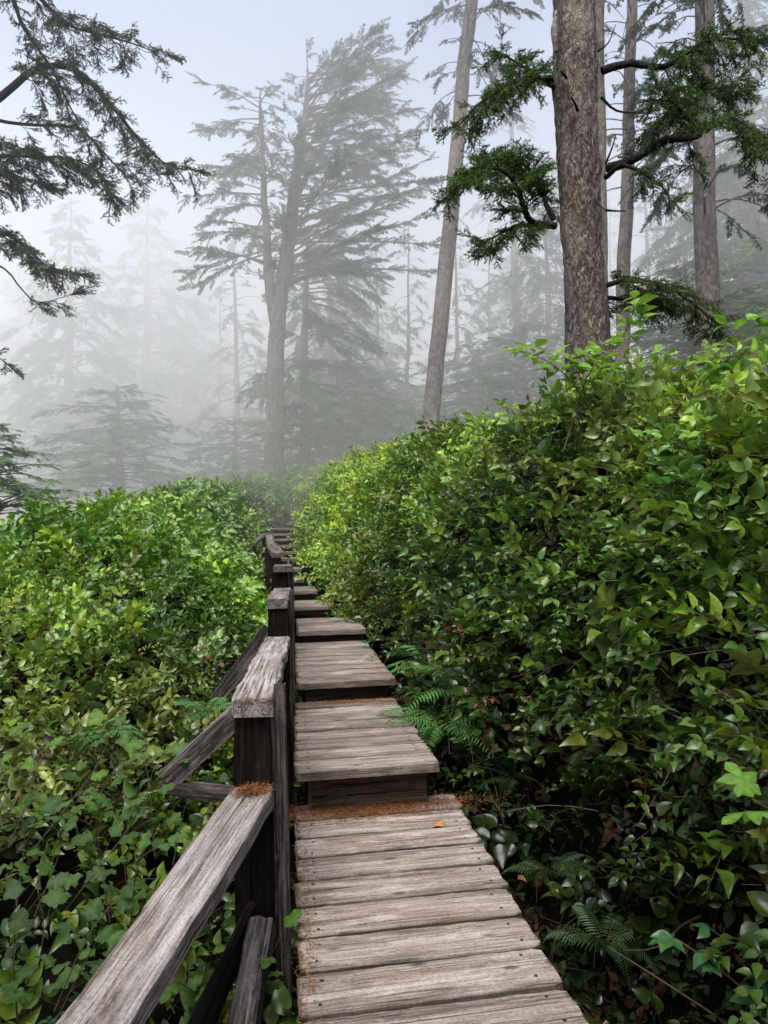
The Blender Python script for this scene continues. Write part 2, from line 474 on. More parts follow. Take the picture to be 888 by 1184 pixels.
def spray_near(seed, L=0.27):
    """tufted spray of a spruce branch with separate needles"""
    r = np.random.default_rng(seed); mb = MB()
    shoots = [((0, 0, 0), (0, 1, .1), L)]
    n = 11
    for i in range(n):
        y = L*(0.04+0.9*r.random()); sd = 1 if i % 2 else -1
        a = R(45+r.normal()*18)*sd
        shoots.append(((0, y, 0.1*y), (math.sin(a), math.cos(a), r.normal()*0.38-.05), L*(0.5-0.3*y/L)*(0.6+.7*r.random())))
    for p0, d, l in shoots:
        p0 = np.array(p0, float); d = np.array(d, float); d /= np.linalg.norm(d)
        end = p0+d*l+np.array([0, 0, -0.16*l])
        tube(mb, [p0, (p0+end)/2+[0, 0, 0.02*l], end], [0.0032, 0.0026, 0.0015], 3, (0.85, 0.62, 0.45), cap=False)
        m = int(l/0.0048)
        t = r.random(m)**.75*0.98+0.03
        base = p0+(end-p0)*t[:, None]
        rd = r.normal(size=(m, 3)); rd[:, 2] += 0.25
        nd = rd/np.linalg.norm(rd, axis=1)[:, None]*0.95+d*0.6
        nd /= np.linalg.norm(nd, axis=1)[:, None]
        ln = 0.017+0.013*r.random(m)
        sd = np.cross(nd, r.normal(size=(m, 3))); sd /= np.linalg.norm(sd, axis=1)[:, None]
        A = base-sd*0.0042; B = base+sd*0.0042; T = base+nd*ln[:, None]
        V = np.stack([A, B, T], 1).reshape(-1, 3)
        tipc = (0.7+1.0*t**3)*(.8+.4*r.random(m))
        C = np.repeat(np.stack([tipc*1.05, tipc, tipc*0.85], 1), 3, 0)
        mb.add(V, np.arange(3*m).reshape(-1, 3), C)
    return mb.arrays()
SPRAY_NEAR = [spray_near(i) for i in range(5)]

def spray_far(seed, n=95):
    """a drooping spray for trees in the mist, one metre long"""
    r = np.random.default_rng(seed); mb = MB()
    tube(mb, [(0, 0, 0), (0, .55, .03), (0, 1, -.12)], [0.012, 0.008, 0.003], 3, (0.6, 0.55, 0.5), cap=False)
    t = r.random(n)
    base = np.stack([np.zeros(n), t, 0.05*t-0.15*t*t], 1)
    sd = np.where(r.random(n) < .5, -1, 1)
    a = R(40)+r.random(n)*R(30)
    ln = (0.30-0.19*t)*(0.4+1.0*r.random(n))
    d = np.stack([np.sin(a)*sd, np.cos(a), -0.1-0.45*r.random(n)+.12*r.normal(size=n)], 1)
    d /= np.linalg.norm(d, axis=1)[:, None]
    tip = base+d*ln[:, None]
    w = np.cross(d, [0.2, 0.3, 1.0]); w /= np.linalg.norm(w, axis=1)[:, None]
    w = w+r.normal(size=(n, 3))*0.5
    mid = base+d*(ln*.45)[:, None]
    wd = 0.011+0.012*r.random(n)
    V = np.stack([base, mid-w*wd[:, None], mid+w*wd[:, None], tip], 1).reshape(-1, 3)
    F = (np.arange(n)[:, None, None]*4+np.array([[0, 2, 1], [1, 2, 3]])[None]).reshape(-1, 3)
    c = 0.7+0.6*r.random(n)
    C = np.repeat(np.stack([c, c, c], 1), 4, 0)
    mb.add(V, F, C)
    return mb.arrays()
SPRAY_FAR = [spray_far(i) for i in range(6)]

# ------------------------------------------------------------------ the thickets
def normals(x, y):
    e = 0.05
    gx = (leafy(x+e, y)-leafy(x-e, y))/(2*e); gy = (leafy(x, y+e)-leafy(x, y-e))/(2*e)
    gx = np.clip(gx, -3.5, 3.5); gy = np.clip(gy, -2, 2)
    n = np.stack([-gx, -gy, np.ones_like(gx)], 1)
    a = np.linalg.norm(n, axis=1)
    return n/a[:, None], a

GREEN_DARK = np.array([0.032, 0.080, 0.018]); GREEN_MID = np.array([0.165, 0.29, 0.032])
LIME = np.array([0.38, 0.54, 0.05]); OLIVE = np.array([0.16, 0.16, 0.045]); RUST = np.array([0.26, 0.09, 0.045])

def thicket(name, x0, x1, y0, y1, dens, templates, scale, deep=0.34, lime=0.0, keep=None, shade=None, spread=1.0, stems=0, base=None, mat=None):
    area = (x1-x0)*(y1-y0)
    n = int(area*dens*3.2)
    x = rng.uniform(x0, x1, n); y = rng.uniform(y0, y1, n)
    nr, a = normals(x, y)
    ok = rng.random(n) < np.clip(a, 1, 3.4)/3.2
    xl, xr = interp(y, XL), interp(y, XR)
    gap = interp(y, [(-5, .5), (4, .42), (5.5, .12), (9, .05), (30, .0)])
    ok &= (x < xl-0.14) | (x > xr+gap+0.02) | (y > 21.9)
    if keep is not None: ok &= keep(x, y)
    x, y, nr = x[ok], y[ok], nr[ok]
    n = len(x)
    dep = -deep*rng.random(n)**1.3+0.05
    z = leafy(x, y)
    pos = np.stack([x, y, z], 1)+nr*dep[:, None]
    # keep sprigs off the walkway
    fw = nr*0.75+rng.normal(size=(n, 3))*0.62*spread; fw[:, 2] += 0.22
    up = nr*0.5+np.array([0, -0.15, 0.9])+rng.normal(size=(n, 3))*0.32
    M = frames(fw, up)
    cl = wob(pos, 11, ((0.9, 1.0), (2.2, .8), (5.1, .5)))
    r = rng.random(n)
    mixv = np.clip(0.40+0.38*cl+rng.normal(size=n)*0.22+lime+.6*(nr[:, 2]-.55), 0, 1)  # up-facing sprigs tinted limer: top light and young growth put into the colour
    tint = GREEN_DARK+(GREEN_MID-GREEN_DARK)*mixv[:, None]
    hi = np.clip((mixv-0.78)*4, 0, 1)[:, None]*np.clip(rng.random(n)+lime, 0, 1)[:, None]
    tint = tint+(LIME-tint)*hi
    ol = (r > 0.93)[:, None]; tint = np.where(ol, tint*0.4+OLIVE*0.6, tint)
    ru = (r < 0.0008)[:, None]; tint = np.where(ru, RUST, tint)
    bl = ((r > 0.012) & (r < 0.16))[:, None]; tint = np.where(bl, tint*np.array([.75, .95, 1.3]), tint)
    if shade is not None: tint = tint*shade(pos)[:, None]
    tint = tint*1.12*np.clip(1.0+.34*wob(pos, 29, ((.55, 1), (1.3, .7))), .68, 1.35)[:, None]      # patches of old and new growth
    old = np.clip(wob(pos, 31, ((.9, 1), (2.4, .8)))-.5, 0, .35)[:, None]
    tint = tint*(1-old)+tint.mean(1)[:, None]*np.array([1.25, 1.2, .5])*old
    tint = tint*(1+np.clip(dep, -.4, 0)*1.2)[:, None]  # deeper sprigs tinted darker, shade painted into the leaf colour
    if base is not None: tint = tint*np.array(base)
    mb = MB()
    sc = scale*(0.7+0.6*rng.random(n))
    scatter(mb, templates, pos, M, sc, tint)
    if stems:      # bare brown canes between the leaves
        k = rng.choice(n, stems, replace=False)
        for i in k:
            p = pos[i]-nr[i]*0.22
            d = nr[i]*0.6+np.array([rng.normal()*.5, rng.normal()*.5, rng.uniform(-.1, .9)]); d /= np.linalg.norm(d)
            L = rng.uniform(.25, .7)
            sag = np.array([rng.normal()*.12, rng.normal()*.12, -0.25])*L
            P = [p, p+d*L*.35+sag*.1, p+d*L*.7+sag*.5, p+d*L+sag*1.2]
            c = rng.choice(3)
            tube(mb, smooth_path(P, 7), np.linspace(.0042, .0018, 7), 4, [(0.10, 0.055, 0.035), (0.16, 0.11, 0.06), (0.05, 0.035, 0.025)][c], cap=False)
    o = mb.build(name, mat or M_SALAL)
    return tag(o, kind='stuff')

def wall_keep(x, y):
    z = leafy(x, y)-interp(y, ZP)
    thin = np.clip((z-0.0)/0.9, 0.26, 1)
    thin = np.where(y > 5.2, np.maximum(thin, .55), thin)
    thin *= np.clip(0.80+0.75*wob(np.stack([x, y, z], 1), 77, ((1.6, 1), (3.4, .8))), .35, 1)
    return rng.random(len(x)) < thin
def cap_left(x, y):
    t = np.clip(0.85+0.7*wob(np.stack([x, y], 1), 78, ((1.3, 1), (3.0, .8))), .3, 1)
    t = np.where(y < 4.6, t*.6, t)
    return (x > -0.46*y-1.2) & (rng.random(len(x)) < t)
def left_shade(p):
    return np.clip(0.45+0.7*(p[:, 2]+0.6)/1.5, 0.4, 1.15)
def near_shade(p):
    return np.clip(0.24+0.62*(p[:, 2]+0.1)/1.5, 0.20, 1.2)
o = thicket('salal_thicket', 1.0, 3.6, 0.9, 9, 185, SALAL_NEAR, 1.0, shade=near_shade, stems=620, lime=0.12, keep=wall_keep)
tag(o, 'dense glossy salal covering the steep bank right of the boardwalk', 'salal')
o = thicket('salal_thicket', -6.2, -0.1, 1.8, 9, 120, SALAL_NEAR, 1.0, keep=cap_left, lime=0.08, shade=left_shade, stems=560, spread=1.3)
tag(o, 'low leafy salal thicket sloping up left of the handrail', 'salal')
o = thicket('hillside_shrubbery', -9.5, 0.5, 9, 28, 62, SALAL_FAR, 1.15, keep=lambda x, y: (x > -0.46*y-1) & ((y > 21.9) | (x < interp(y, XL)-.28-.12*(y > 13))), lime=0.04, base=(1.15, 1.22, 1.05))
tag(o, 'yellow green brush over the misty crest on the left', 'brush')
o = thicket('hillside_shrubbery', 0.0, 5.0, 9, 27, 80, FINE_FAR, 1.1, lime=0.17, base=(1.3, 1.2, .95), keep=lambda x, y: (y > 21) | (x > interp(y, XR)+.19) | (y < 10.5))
tag(o, 'small leaved bright brush beside the upper steps on the right', 'brush')

def undergrowth():
    n = 5200
    x = rng.uniform(.95, 2.1, n); y = rng.uniform(.4, 6.5, n)
    z = np.minimum(leafy(x, y, False)-.34, leafy(x-.30, y, False)-.1)+rng.random(n)*.16+.0
    z = np.where(x < 1.35, leafy(x, y, False)-.02+rng.random(n)*.1, z)
    pos = np.stack([x, y, z], 1)
    nr, _ = normals(x, y)
    fw = rng.normal(size=(n, 3)); fw[:, 2] = fw[:, 2]*.5-.1; fw[:, 0] -= .5
    M = frames(fw, nr+rng.normal(size=(n, 3))*.5)
    r = rng.random((n, 1))
    tint = np.where(r < .22, np.array([.10, .055, .03]), np.where(r < .34, np.array([.07, .05, .03]), np.array([.022, .052, .016])))*(.5+rng.random((n, 1)))
    mb = MB(); leaf = [ovate(.075, .045, .02, .2, rows=4), ovate(.06, .02, .02, .1, rows=3), salal_sprig(90, 6, 3, True, .2, .06)]
    scatter(mb, leaf, pos, M, .7+.7*rng.random(n), tint)
    for i in range(170):
        k = rng.integers(0, n); p = pos[k]-[0, 0, .05]; L = rng.uniform(.25, .8)
        d = np.array([rng.normal()*.4-.2, rng.normal()*.6, rng.uniform(-.3, .9)]); d /= np.linalg.norm(d)
        P = [p, p+d*L*.4, p+d*L*.75+[0, 0, -.04], p+d*L+[rng.normal()*.05, rng.normal()*.05, -.12*L]]
        tube(mb, smooth_path(P, 7), np.linspace(rng.uniform(.003, .009), .0015, 7), 5, np.array([.10, .07, .05])*rng.uniform(.3, 1.3), cap=False)
    tag(mb.build('undergrowth', M_DEAD), 'dark tangle of dead stems, old leaves and low sprigs in the hollow beside the boardwalk', 'undergrowth', kind='stuff')
undergrowth()

# ------------------------------------------------------------------ weathered boards
def board(name, L, W, T, m, parent, M=None, nseg=18, rough=0.004, seed=None, mossy=(1, 1), chew=0.0, label=None, side=(1, 1), nails=False):
    """a sawn board along local x, width along y, top at z=+T/2, with worn arrises and uneven edges"""
    r = np.random.default_rng(rng.integers(1 << 30) if seed is None else seed)
    c = min(0.008, T*0.22)
    prof = [(-W/2, -T/2), (-W/2, T/2-c), (-W/2+c, T/2), (-W/4, T/2), (0, T/2), (W/4, T/2), (W/2-c, T/2), (W/2, T/2-c), (W/2, -T/2)]
    k = len(prof)
    xs = np.linspace(-L/2, L/2, nseg+1)
    V = []; C = []
    ph = r.uniform(0, 6.28, 8)
    for x in xs:
        u = 2*x/L
        e = rough*(np.sin(x*7+ph[0])+.7*np.sin(x*19+ph[1])+.5*np.sin(x*43+ph[2]))
        e2 = rough*(np.sin(x*8+ph[3])+.7*np.sin(x*23+ph[4])+.5*np.sin(x*39+ph[5]))
        sag = rough*0.6*np.sin(x*3.3+ph[6])
        if chew and r.random() < chew: e2 -= rough*2.5*r.random()
        wear = 1-0.10*max(0, abs(u)-0.93)/0.07
        for j, (y, z) in enumerate(prof):
            yy = y*wear+(e if y < -W/4-1e-6 else (e2 if y > W/4+1e-6 else 0))
            cup = -0.3*rough*(1-(2*y/W)**2)
            V.append((x+(r.normal()*0.003 if abs(u) > .99 else 0), yy, z+sag+cup+(r.normal()*0.0006)))
            md = 1.0
            if u < -0.86: md = min(md, 1-0.52*mossy[0]*(-u-0.86)/0.14)
            if u > 0.86: md = min(md, 1-0.52*mossy[1]*(u-0.86)/0.14)
            if abs(u) > .8: md *= r.uniform(.8, 1.15)
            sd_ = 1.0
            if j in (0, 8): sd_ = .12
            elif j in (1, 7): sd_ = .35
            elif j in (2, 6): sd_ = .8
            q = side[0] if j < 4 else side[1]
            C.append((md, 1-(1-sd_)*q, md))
    F = []
    for i in range(nseg):
        for j in range(k):
            a, b = i*k+j, i*k+(j+1) % k
            F += [(a, a+k, b+k), (a, b+k, b)]
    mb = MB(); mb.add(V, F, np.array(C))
    n0 = len(V)
    for s, i0 in ((0, 0), (1, nseg*k)):
        ce = np.mean(V[i0:i0+k], axis=0)
        Vc = [V[i0+j] for j in range(k)]+[ce]
        Fc = [((j+1) % k, j, k) if s else (j, (j+1) % k, k) for j in range(k)]
        mb.add(Vc, Fc, np.tile([0.62 if m is M_CAP else 0.9, .7, 1], (k+1, 1)))
    if nails:
        for nx_ in (-L/2+.075, L/2-.075):
            for ny in (-W*.27, W*.27):
                cx_, cy_ = nx_+r.normal()*.008, ny+r.normal()*.008
                a_ = np.linspace(0, 2*np.pi, 9)[:-1]
                Vn = [(cx_, cy_, T/2+.0035)]+[(cx_+.0065*math.cos(q_), cy_+.0065*math.sin(q_), T/2+.0025) for q_ in a_]
                mb.add(Vn, [(0, 1+i_, 1+(i_+1) % 8) for i_ in range(8)], (1, .1, 1))
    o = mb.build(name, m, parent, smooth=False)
    if M is not None: o.matrix_basis = M
    if label: o['label'] = label
    return o

def beam_matrix(p0, p1, up=(0, 0, 1), roll=0.0):
    p0, p1 = Vector(p0), Vector(p1)
    x = (p1-p0).normalized(); u = Vector(up)
    y = u.cross(x).normalized(); z = x.cross(y)
    Mx = Matrix(((x.x, y.x, z.x, 0), (x.y, y.y, z.y, 0), (x.z, y.z, z.z, 0), (0, 0, 0, 1)))
    Mx = Mx @ Matrix.Rotation(roll, 4, 'X')
    Mx.translation = (p0+p1)/2
    return Mx, (p1-p0).length

def beam(name, p0, p1, W, T, m, parent, up=(0, 0, 1), roll=0.0, **kw):
    Mx, L = beam_matrix(p0, p1, up, roll)
    org = Vector(ORG.get(parent.name, (0, 0, 0)))
    Mx.translation -= org
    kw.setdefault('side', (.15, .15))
    return board(name, L, W, T, m, parent, Mx, **kw)
ORG = {}

# ------------------------------------------------------------------ the stairway
stair = thing('boardwalk_stairway', 'weathered grey timber boardwalk climbing the slope in broad steps', 'boardwalk', (0.45, 4.4, 0))
ORG[stair.name] = tuple(stair.location)
SK = 0.045     # boards lie a little askew, right end farther up the trail
FLIGHTS = [   # x left, x right, y front, y back, top z, boards, label
    (0.0, .93, -1.2, 4.46, 0.0, 23, 'nearest long landing of grey planks'),
    (0.0, .80, 4.22, 6.10, .25, 8, 'second landing with a worn rounded front board'),
    (0.02, .80, 6.02, 8.52, .41, 9, None),
    (.04, .80, 8.40, 9.92, .545, 5, None),
    (-.10, .50, 9.82, 10.98, .70, 4, None),
    (-.22, .34, 10.9, 12.05, .84, 4, None),
    (-.36, .17, 11.98, 13.1, .955, 3, None),
    (-.42, .14, 13.0, 14.1, 1.09, 3, None),
    (-.42, .13, 14.0, 15.3, 1.25, 3, None),
    (-.40, .12, 15.2, 16.4, 1.36, 3, None),
    (-.44, .17, 16.3, 17.3, 1.50, 3, None),
    (-.41, .17, 17.2, 18.2, 1.64, 3, None),
    (-.46, .15, 18.1, 19.1, 1.77, 3, None),
    (-.50, .08, 19.0, 20.4, 1.92, 3, None),
    (-.08, .30, 20.3, 21.8, 2.12, 3, None),
]
prev_top = None
for fi, (xa, xb, ya, yb, zt, nb, lab) in enumerate(FLIGHTS):
    w = xb-xa; cx = (xa+xb)/2
    # step frame: the riser, set back under the nose, and two side stringers
    T = 0.048
    org = Vector((cx, ya, zt))-Vector(ORG[stair.name])
    step = None
    pitch = (yb-ya)/nb
    pos_y = ya
    rise = 0.9 if fi == 0 else zt-FLIGHTS[fi-1][4]
    # riser is the step's own mesh; planks are its sub-parts
    if fi == 0:
        Mx, L = beam_matrix((xa+.03, ya+.15, zt-T-.12), (xb-.03, ya+.15, zt-T-.12))
    else:
        Mx, L = beam_matrix((xa+.07, ya+.13, zt-T-(rise-T)/2+.0), (xb-.05, ya+.13+SK*w, zt-T-(rise-T)/2))
    Mx.translation -= Vector(ORG[stair.name])
    rh = 0.2 if fi == 0 else max(rise-T+0.1, .12)
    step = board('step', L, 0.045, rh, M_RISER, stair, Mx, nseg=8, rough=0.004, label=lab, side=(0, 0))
    inv = Mx.inverted()
    for k in range(nb):
        j = rng.uniform(-0.004, 0.004)
        pw = pitch*(1+rng.uniform(-.03, .03))
        y0 = ya+pitch*k
        gap = rng.uniform(0.019, 0.031) if fi < 3 else .025
        l2 = w+rng.uniform(-.006, .012)-(.022*max(0, 4.4-y0) if fi == 0 else 0)
        cxk = cx-(.011*max(0, 4.4-y0) if fi == 0 else 0)
        sk = SK*w+rng.uniform(-.006, .006)
        a = Vector((cxk-l2/2+j, y0+pitch/2-sk/2, zt-T/2+rng.uniform(-.003, .003)))
        b_ = Vector((cxk+l2/2+j, y0+pitch/2+sk/2, zt-T/2+rng.uniform(-.003, .003)))
        Mp, Lp = beam_matrix(a, b_)
        Mp.translation -= Vector(ORG[stair.name])
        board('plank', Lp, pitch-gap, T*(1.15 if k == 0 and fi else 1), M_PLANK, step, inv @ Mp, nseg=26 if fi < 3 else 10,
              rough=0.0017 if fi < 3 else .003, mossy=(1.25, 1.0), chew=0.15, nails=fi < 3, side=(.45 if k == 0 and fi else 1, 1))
    # stringers below the boards
    for sx in (xa+.07, xb-.07):
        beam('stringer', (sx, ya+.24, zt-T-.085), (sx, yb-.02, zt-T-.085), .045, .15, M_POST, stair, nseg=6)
# short legs that carry the boardwalk where it stands clear of the ground
for y in (0.6, 2.2, 3.9, 5.6, 7.4):
    zt = float(interp(y, [(0, 0), (4.3, 0), (4.4, .25), (6.1, .25), (6.2, .41), (9, .41)]))
    for x in (.115, .76):
        beam('leg', (x, y, zt-1.2), (x, y, zt-.21), .09, .09, M_POST, stair, up=(0, 1, 0), nseg=5)

# ------------------------------------------------------------------ the handrail
rail = thing('handrail', 'weathered timber handrail with dark posts along the left side of the steps', 'handrail', (-.15, 3.3, -.6))
ORG[rail.name] = tuple(rail.location)
def post(x0, x1, y, ztop, zbot, dpt=.09, m=M_POST):
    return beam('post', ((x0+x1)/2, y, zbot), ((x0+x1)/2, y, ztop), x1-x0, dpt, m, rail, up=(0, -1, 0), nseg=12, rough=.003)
def V3(a): return Vector([float(t) for t in a])
# first sloping cap, running down towards the viewer and away to the left
beam('top_rail', (-.66, 1.45, .215), (-.17, 3.20, .475), .185, .07, M_CAP, rail, nseg=30, rough=.003, mossy=(0, 1.0),
     label='nearest top rail, silvery and deeply grained, sloping down to the left')
# second, third ... caps, each one step up
beam('top_rail', (-.175, 3.16, .835), (-.115, 5.62, .80), .18, .07, M_CAP, rail, nseg=24, rough=.004, mossy=(1.35, .3), label='second top rail with a mossy end')
beam('top_rail', (-.115, 5.56, 1.075), (-.10, 7.7, 1.04), .165, .07, M_CAP, rail, nseg=14, rough=.004, mossy=(1.2, .4))
beam('top_rail', (-.09, 7.55, 1.26), (-.12, 9.5, 1.23), .20, .06, M_MID, rail, nseg=12, rough=.004)
beam('top_rail', (-.17, 9.45, 1.375), (-.33, 12.4, 1.50), .17, .06, M_MID, rail, nseg=10, rough=.004)
beam('top_rail', (-.34, 12.3, 1.50), (-.45, 15.0, 1.70), .13, .06, M_MID, rail, nseg=10, rough=.004)
beam('top_rail', (-.70, 14.0, 1.53), (-.58, 15.9, 1.72), .10, .06, M_MID, rail, nseg=10, rough=.004)
# posts: outer post and the paler inner board that is bolted to it
post(-.255, -.095, 3.26, .798, -1.1, .13)
beam('post', (-.055, 3.30, -.9), (-.06, 3.30, .90), .085, .05, M_SIDE, rail, up=(1, 0, 0), nseg=14, label='pale flaking inner board of the first post')
beam('post', (-.085, 3.33, -.9), (-.087, 3.33, .78), .13, .03, M_SIDE, rail, up=(1, 0, 0), nseg=14)
post(-.19, -.03, 5.64, 1.036, -.6, .12)
beam('post', (-.012, 5.70, -.4), (-.012, 5.70, 1.16), .11, .04, M_SIDE, rail, up=(1, 0, 0), nseg=10)
post(-.17, -.05, 7.66, 1.225, -.3, .12)
beam('post', (-.01, 7.70, -.1), (-.01, 7.70, 1.26), .11, .04, M_SIDE, rail, up=(1, 0, 0), nseg=10)
post(-.26, -.13, 9.52, 1.34, .1, .12)
beam('post', (-.05, 9.55, .2), (-.05, 9.55, 1.34), .11, .04, M_SIDE, rail, up=(1, 0, 0), nseg=8)
post(-.44, -.33, 12.3, 1.465, .3, .1)
post(-.50, -.41, 15.0, 1.66, .8, .1)
post(-.73, -.66, 14.1, 1.49, .6, .08, M_SIDE)
post(-.62, -.54, 15.8, 1.68, .9, .1)
# lower, mid rail along the posts
beam('mid_rail', (-.62, 1.4, -.25), (-.19, 3.2, -.02), .04, .13, M_POST, rail, nseg=10)
beam('mid_rail', (-.215, 3.34, .42), (-.15, 5.6, .42), .035, .12, M_POST, rail, nseg=10)
beam('mid_rail', (-.15, 5.7, .64), (-.12, 7.6, .68), .035, .12, M_SIDE, rail, nseg=10)
beam('mid_rail', (-.12, 7.72, .84), (-.19, 9.5, .92), .035, .12, M_SIDE, rail, nseg=10)
beam('mid_rail', (-.36, 12.3, 1.2), (-.46, 15.1, 1.5), .035, .10, M_SIDE, rail, nseg=10)
# side braces with their outriggers
beam('outrigger', (-.60, 3.62, .405), (-.24, 3.46, .395), .09, .045, M_SIDE, rail, nseg=8)
beam('brace', (-.585, 3.60, .43), (-.235, 3.62, .74), .05, .10, M_SIDE, rail, nseg=10)
beam('brace', (-.60, 6.0, .30), (-.19, 5.9, .86), .05, .11, M_SIDE, rail, nseg=10)
beam('brace', (-.30, 2.25, -.55), (-.135, 3.0, .05), .10, .09, M_SIDE, rail, nseg=10, label='short slanting brace at the foot of the nearest post')
beam('outrigger', (-.72, 2.75, -.02), (-.45, 2.85, -.02), .05, .05, M_CAP, rail, nseg=5)

# ------------------------------------------------------------------ needle litter and fallen leaves
def litter(name, label, cx, cy, z, sx, sy, n, tilt=(0, 0)):
    mb = MB()
    x = rng.normal(size=n)*sx; y = rng.normal(size=n)*sy
    hgt = np.abs(rng.normal(size=n))*0.006+0.002
    a = rng.uniform(0, 6.28, n); L = rng.uniform(.012, .026, n)
    d = np.stack([np.cos(a), np.sin(a), rng.normal(size=n)*.25], 1)*L[:, None]
    p = np.stack([cx+x, cy+y+x*SK, z+hgt+x*tilt[0]+y*tilt[1]], 1)
    w = np.stack([-np.sin(a), np.cos(a), np.full(n, .2)], 1)*0.0016
    V = np.stack([p-w, p+w, p+d], 1).reshape(-1, 3)
    c = rng.random(n)[:, None]
    C = np.repeat(np.array([.40, .13, .055])*(.2+1.1*c*rng.random((n, 1)))+np.array([.05, .05, .01])*rng.random((n, 1)), 3, 0)
    mb.add(V, np.arange(3*n).reshape(-1, 3), C)
    return tag(mb.build(name, M_DEAD), label, 'needles', kind='stuff')
def clipped_litter(*a, **k): return litter(*a, **k)
litter('needle_litter', 'rust orange fallen needles along the back of the nearest landing', .40, 4.31, 0, .28, .075, 9500)
litter('needle_litter', 'fallen needles on the second landing', .4, 5.98, .25, .25, .04, 2200)
litter('needle_litter', 'fallen needles heaped at the top of the sloping rail', -.175, 3.15, .505, .035, .028, 1300, (0, .14))
litter('needle_litter', 'scatter of needles along the mossy left board ends', .035, 3.0, 0, .02, .9, 800)

def dead_leaf(x, y, z, s, rz, label, up=(0, 0, 1), col=(.42, .17, .07), tilt=None):
    V, F, C = ovate(1, .5, 1.3, -.6, rows=4)
    V = V-np.array([0, .5, 0])
    mb = MB(); mb.add(V*s, F, C*np.array(col)*(.8+.4*rng.random()))
    o = mb.build('fallen_leaf', M_DEAD)
    o.location = (x, y, z); o.rotation_euler = (tilt or (.1, .1, 0))[0], (tilt or (.1, .1, 0))[1], rz
    return tag(o, label, 'leaf')
p = at(499, 958, 4.04)
dead_leaf(.74, 3.98, .022, .085, 1.2, 'single orange leaf lying on a plank of the nearest landing')
for (px, py, Y, lab) in ((232, 748, 6.0, 'topmost of the orange dead leaves in the greenery left of the rail'),
                         (241, 757, 6.0, 'middle orange dead leaf in the greenery left of the rail'),
                         (256, 767, 5.9, 'lowest and brightest of the orange dead leaves left of the rail'),
                         (651, 792, 4.6, 'curled orange pink leaf low in the right bank'),
                         (768, 800, 3.9, 'crumpled brown leaf above the sprays of pale leaves on the right'),
                         (868, 1075, 3.2, 'reddish leaf by the right edge of the view near the bottom'),
                         (600, 1012, 3.8, 'small orange leaf in the dark hollow of the right bank'),
                         (460, 770, 6.7, 'brown leaf in the litter beside the third step')):
    q = at(px, py, Y)
    dead_leaf(q[0], q[1], q[2], .075, random.uniform(0, 6), lab, tilt=(random.uniform(.5, 1.2), random.uniform(-.5, .5)), col=(.17, .075, .035))

# ------------------------------------------------------------------ individual plants
def put(parent, name, mb, m):
    """mesh authored in place coordinates under an unrotated thing"""
    V, F, C = mb.arrays()
    mb2 = MB(); mb2.add(V-np.array(parent.location[:]), F, C)
    return mb2.build(name, m, parent)

def cane_plant(name, label, cat, stems, leaf, tint, group=None, every=0.10, start=.35, side=.12, mat=None, stem_col=(.12, .075, .045), r0=.006, seed=0):
    """stems: list of point lists; compound or lobed leaves on short stalks along each"""
    r = np.random.default_rng(seed)
    t = thing(name, label, cat, stems[0][0], group)
    for P in stems:
        P = smooth_path(P, 16)
        ms = MB(); tube(ms, P, np.linspace(r0, r0*.3, 16), 5, stem_col)
        Ln = np.linalg.norm(np.diff(P, axis=0), axis=1).sum()
        n = max(3, int(Ln/every))
        ml = MB()
        for i in range(n+1):
            u = start+(1-start)*i/n
            k = u*15; k0 = min(int(k), 14); p = P[k0]+(P[k0+1]-P[k0])*(k-k0)
            d = P[k0+1]-P[k0]; d /= np.linalg.norm(d)
            a = i*2.4+r.random()*1.2
            out = np.array([math.cos(a), math.sin(a)-.25, .25+.3*r.random()])
            out = out*.8+d*.5; out /= np.linalg.norm(out)
            sl = side*(.5+.9*r.random())*(0.2 if i == n else 1)
            q = p+out*sl
            tube(ms, [p, q], [r0*.3, r0*.18], 3, stem_col, cap=False)
            s = leaf['size']*(.7+.55*r.random())
            tt = np.array(tint)*(.75+.5*r.random())
            nrm = np.array([r.normal()*.35, r.normal()*.35-.25, 1.0])
            if leaf['kind'] == 'lobed':
                V, F, C = lobed(1, leaf.get('lobes', 5), leaf.get('depth', .4), spread=R(135 if leaf.get('lobes', 5) > 3 else 105))
                fw = out.copy(); fw[2] -= .35
                ml.add(rot_to(V, fw, nrm, s, q), F, C*tt)
            else:
                for b_, sc in ((0, 1.0), (R(75), .8), (-R(75), .8)):
                    V, F, C = ovate(1, .62, .35, .2, rows=4)
                    V = V.copy(); V[:, 0] *= 1+.12*np.sin(V[:, 1]*22)
                    xx = np.cross(out, [0, 0, 1.0]); xx /= np.linalg.norm(xx)+1e-9
                    fw = out*math.cos(b_)+xx*math.sin(b_); fw[2] -= .3
                    ml.add(rot_to(V, fw, nrm, s*sc, q), F, C*tt*(.85+.3*r.random()))
        st = put(t, 'stem', ms, M_LIMB_SOFT)
        V, F, C = ml.arrays()
        m2 = MB(); m2.add(V-np.array(t.location[:]), F, C)
        m2.build('foliage', mat or M_SOFT, st)
    return t

def stem_material():
    m, nt, b, out = new_mat('stem_bark')
    a = N(nt, 'Attribute', attribute_name='tint'); nt.links.new(a.outputs['Color'], b.inputs['Base Color'])
    b.inputs['Roughness'].default_value = .7
    return m
M_LIMB_SOFT = stem_material()

TRI = dict(kind='tri', size=.085)
LOB = dict(kind='lobed', size=.13, lobes=3, depth=.34)
YG = (.20, .36, .04)
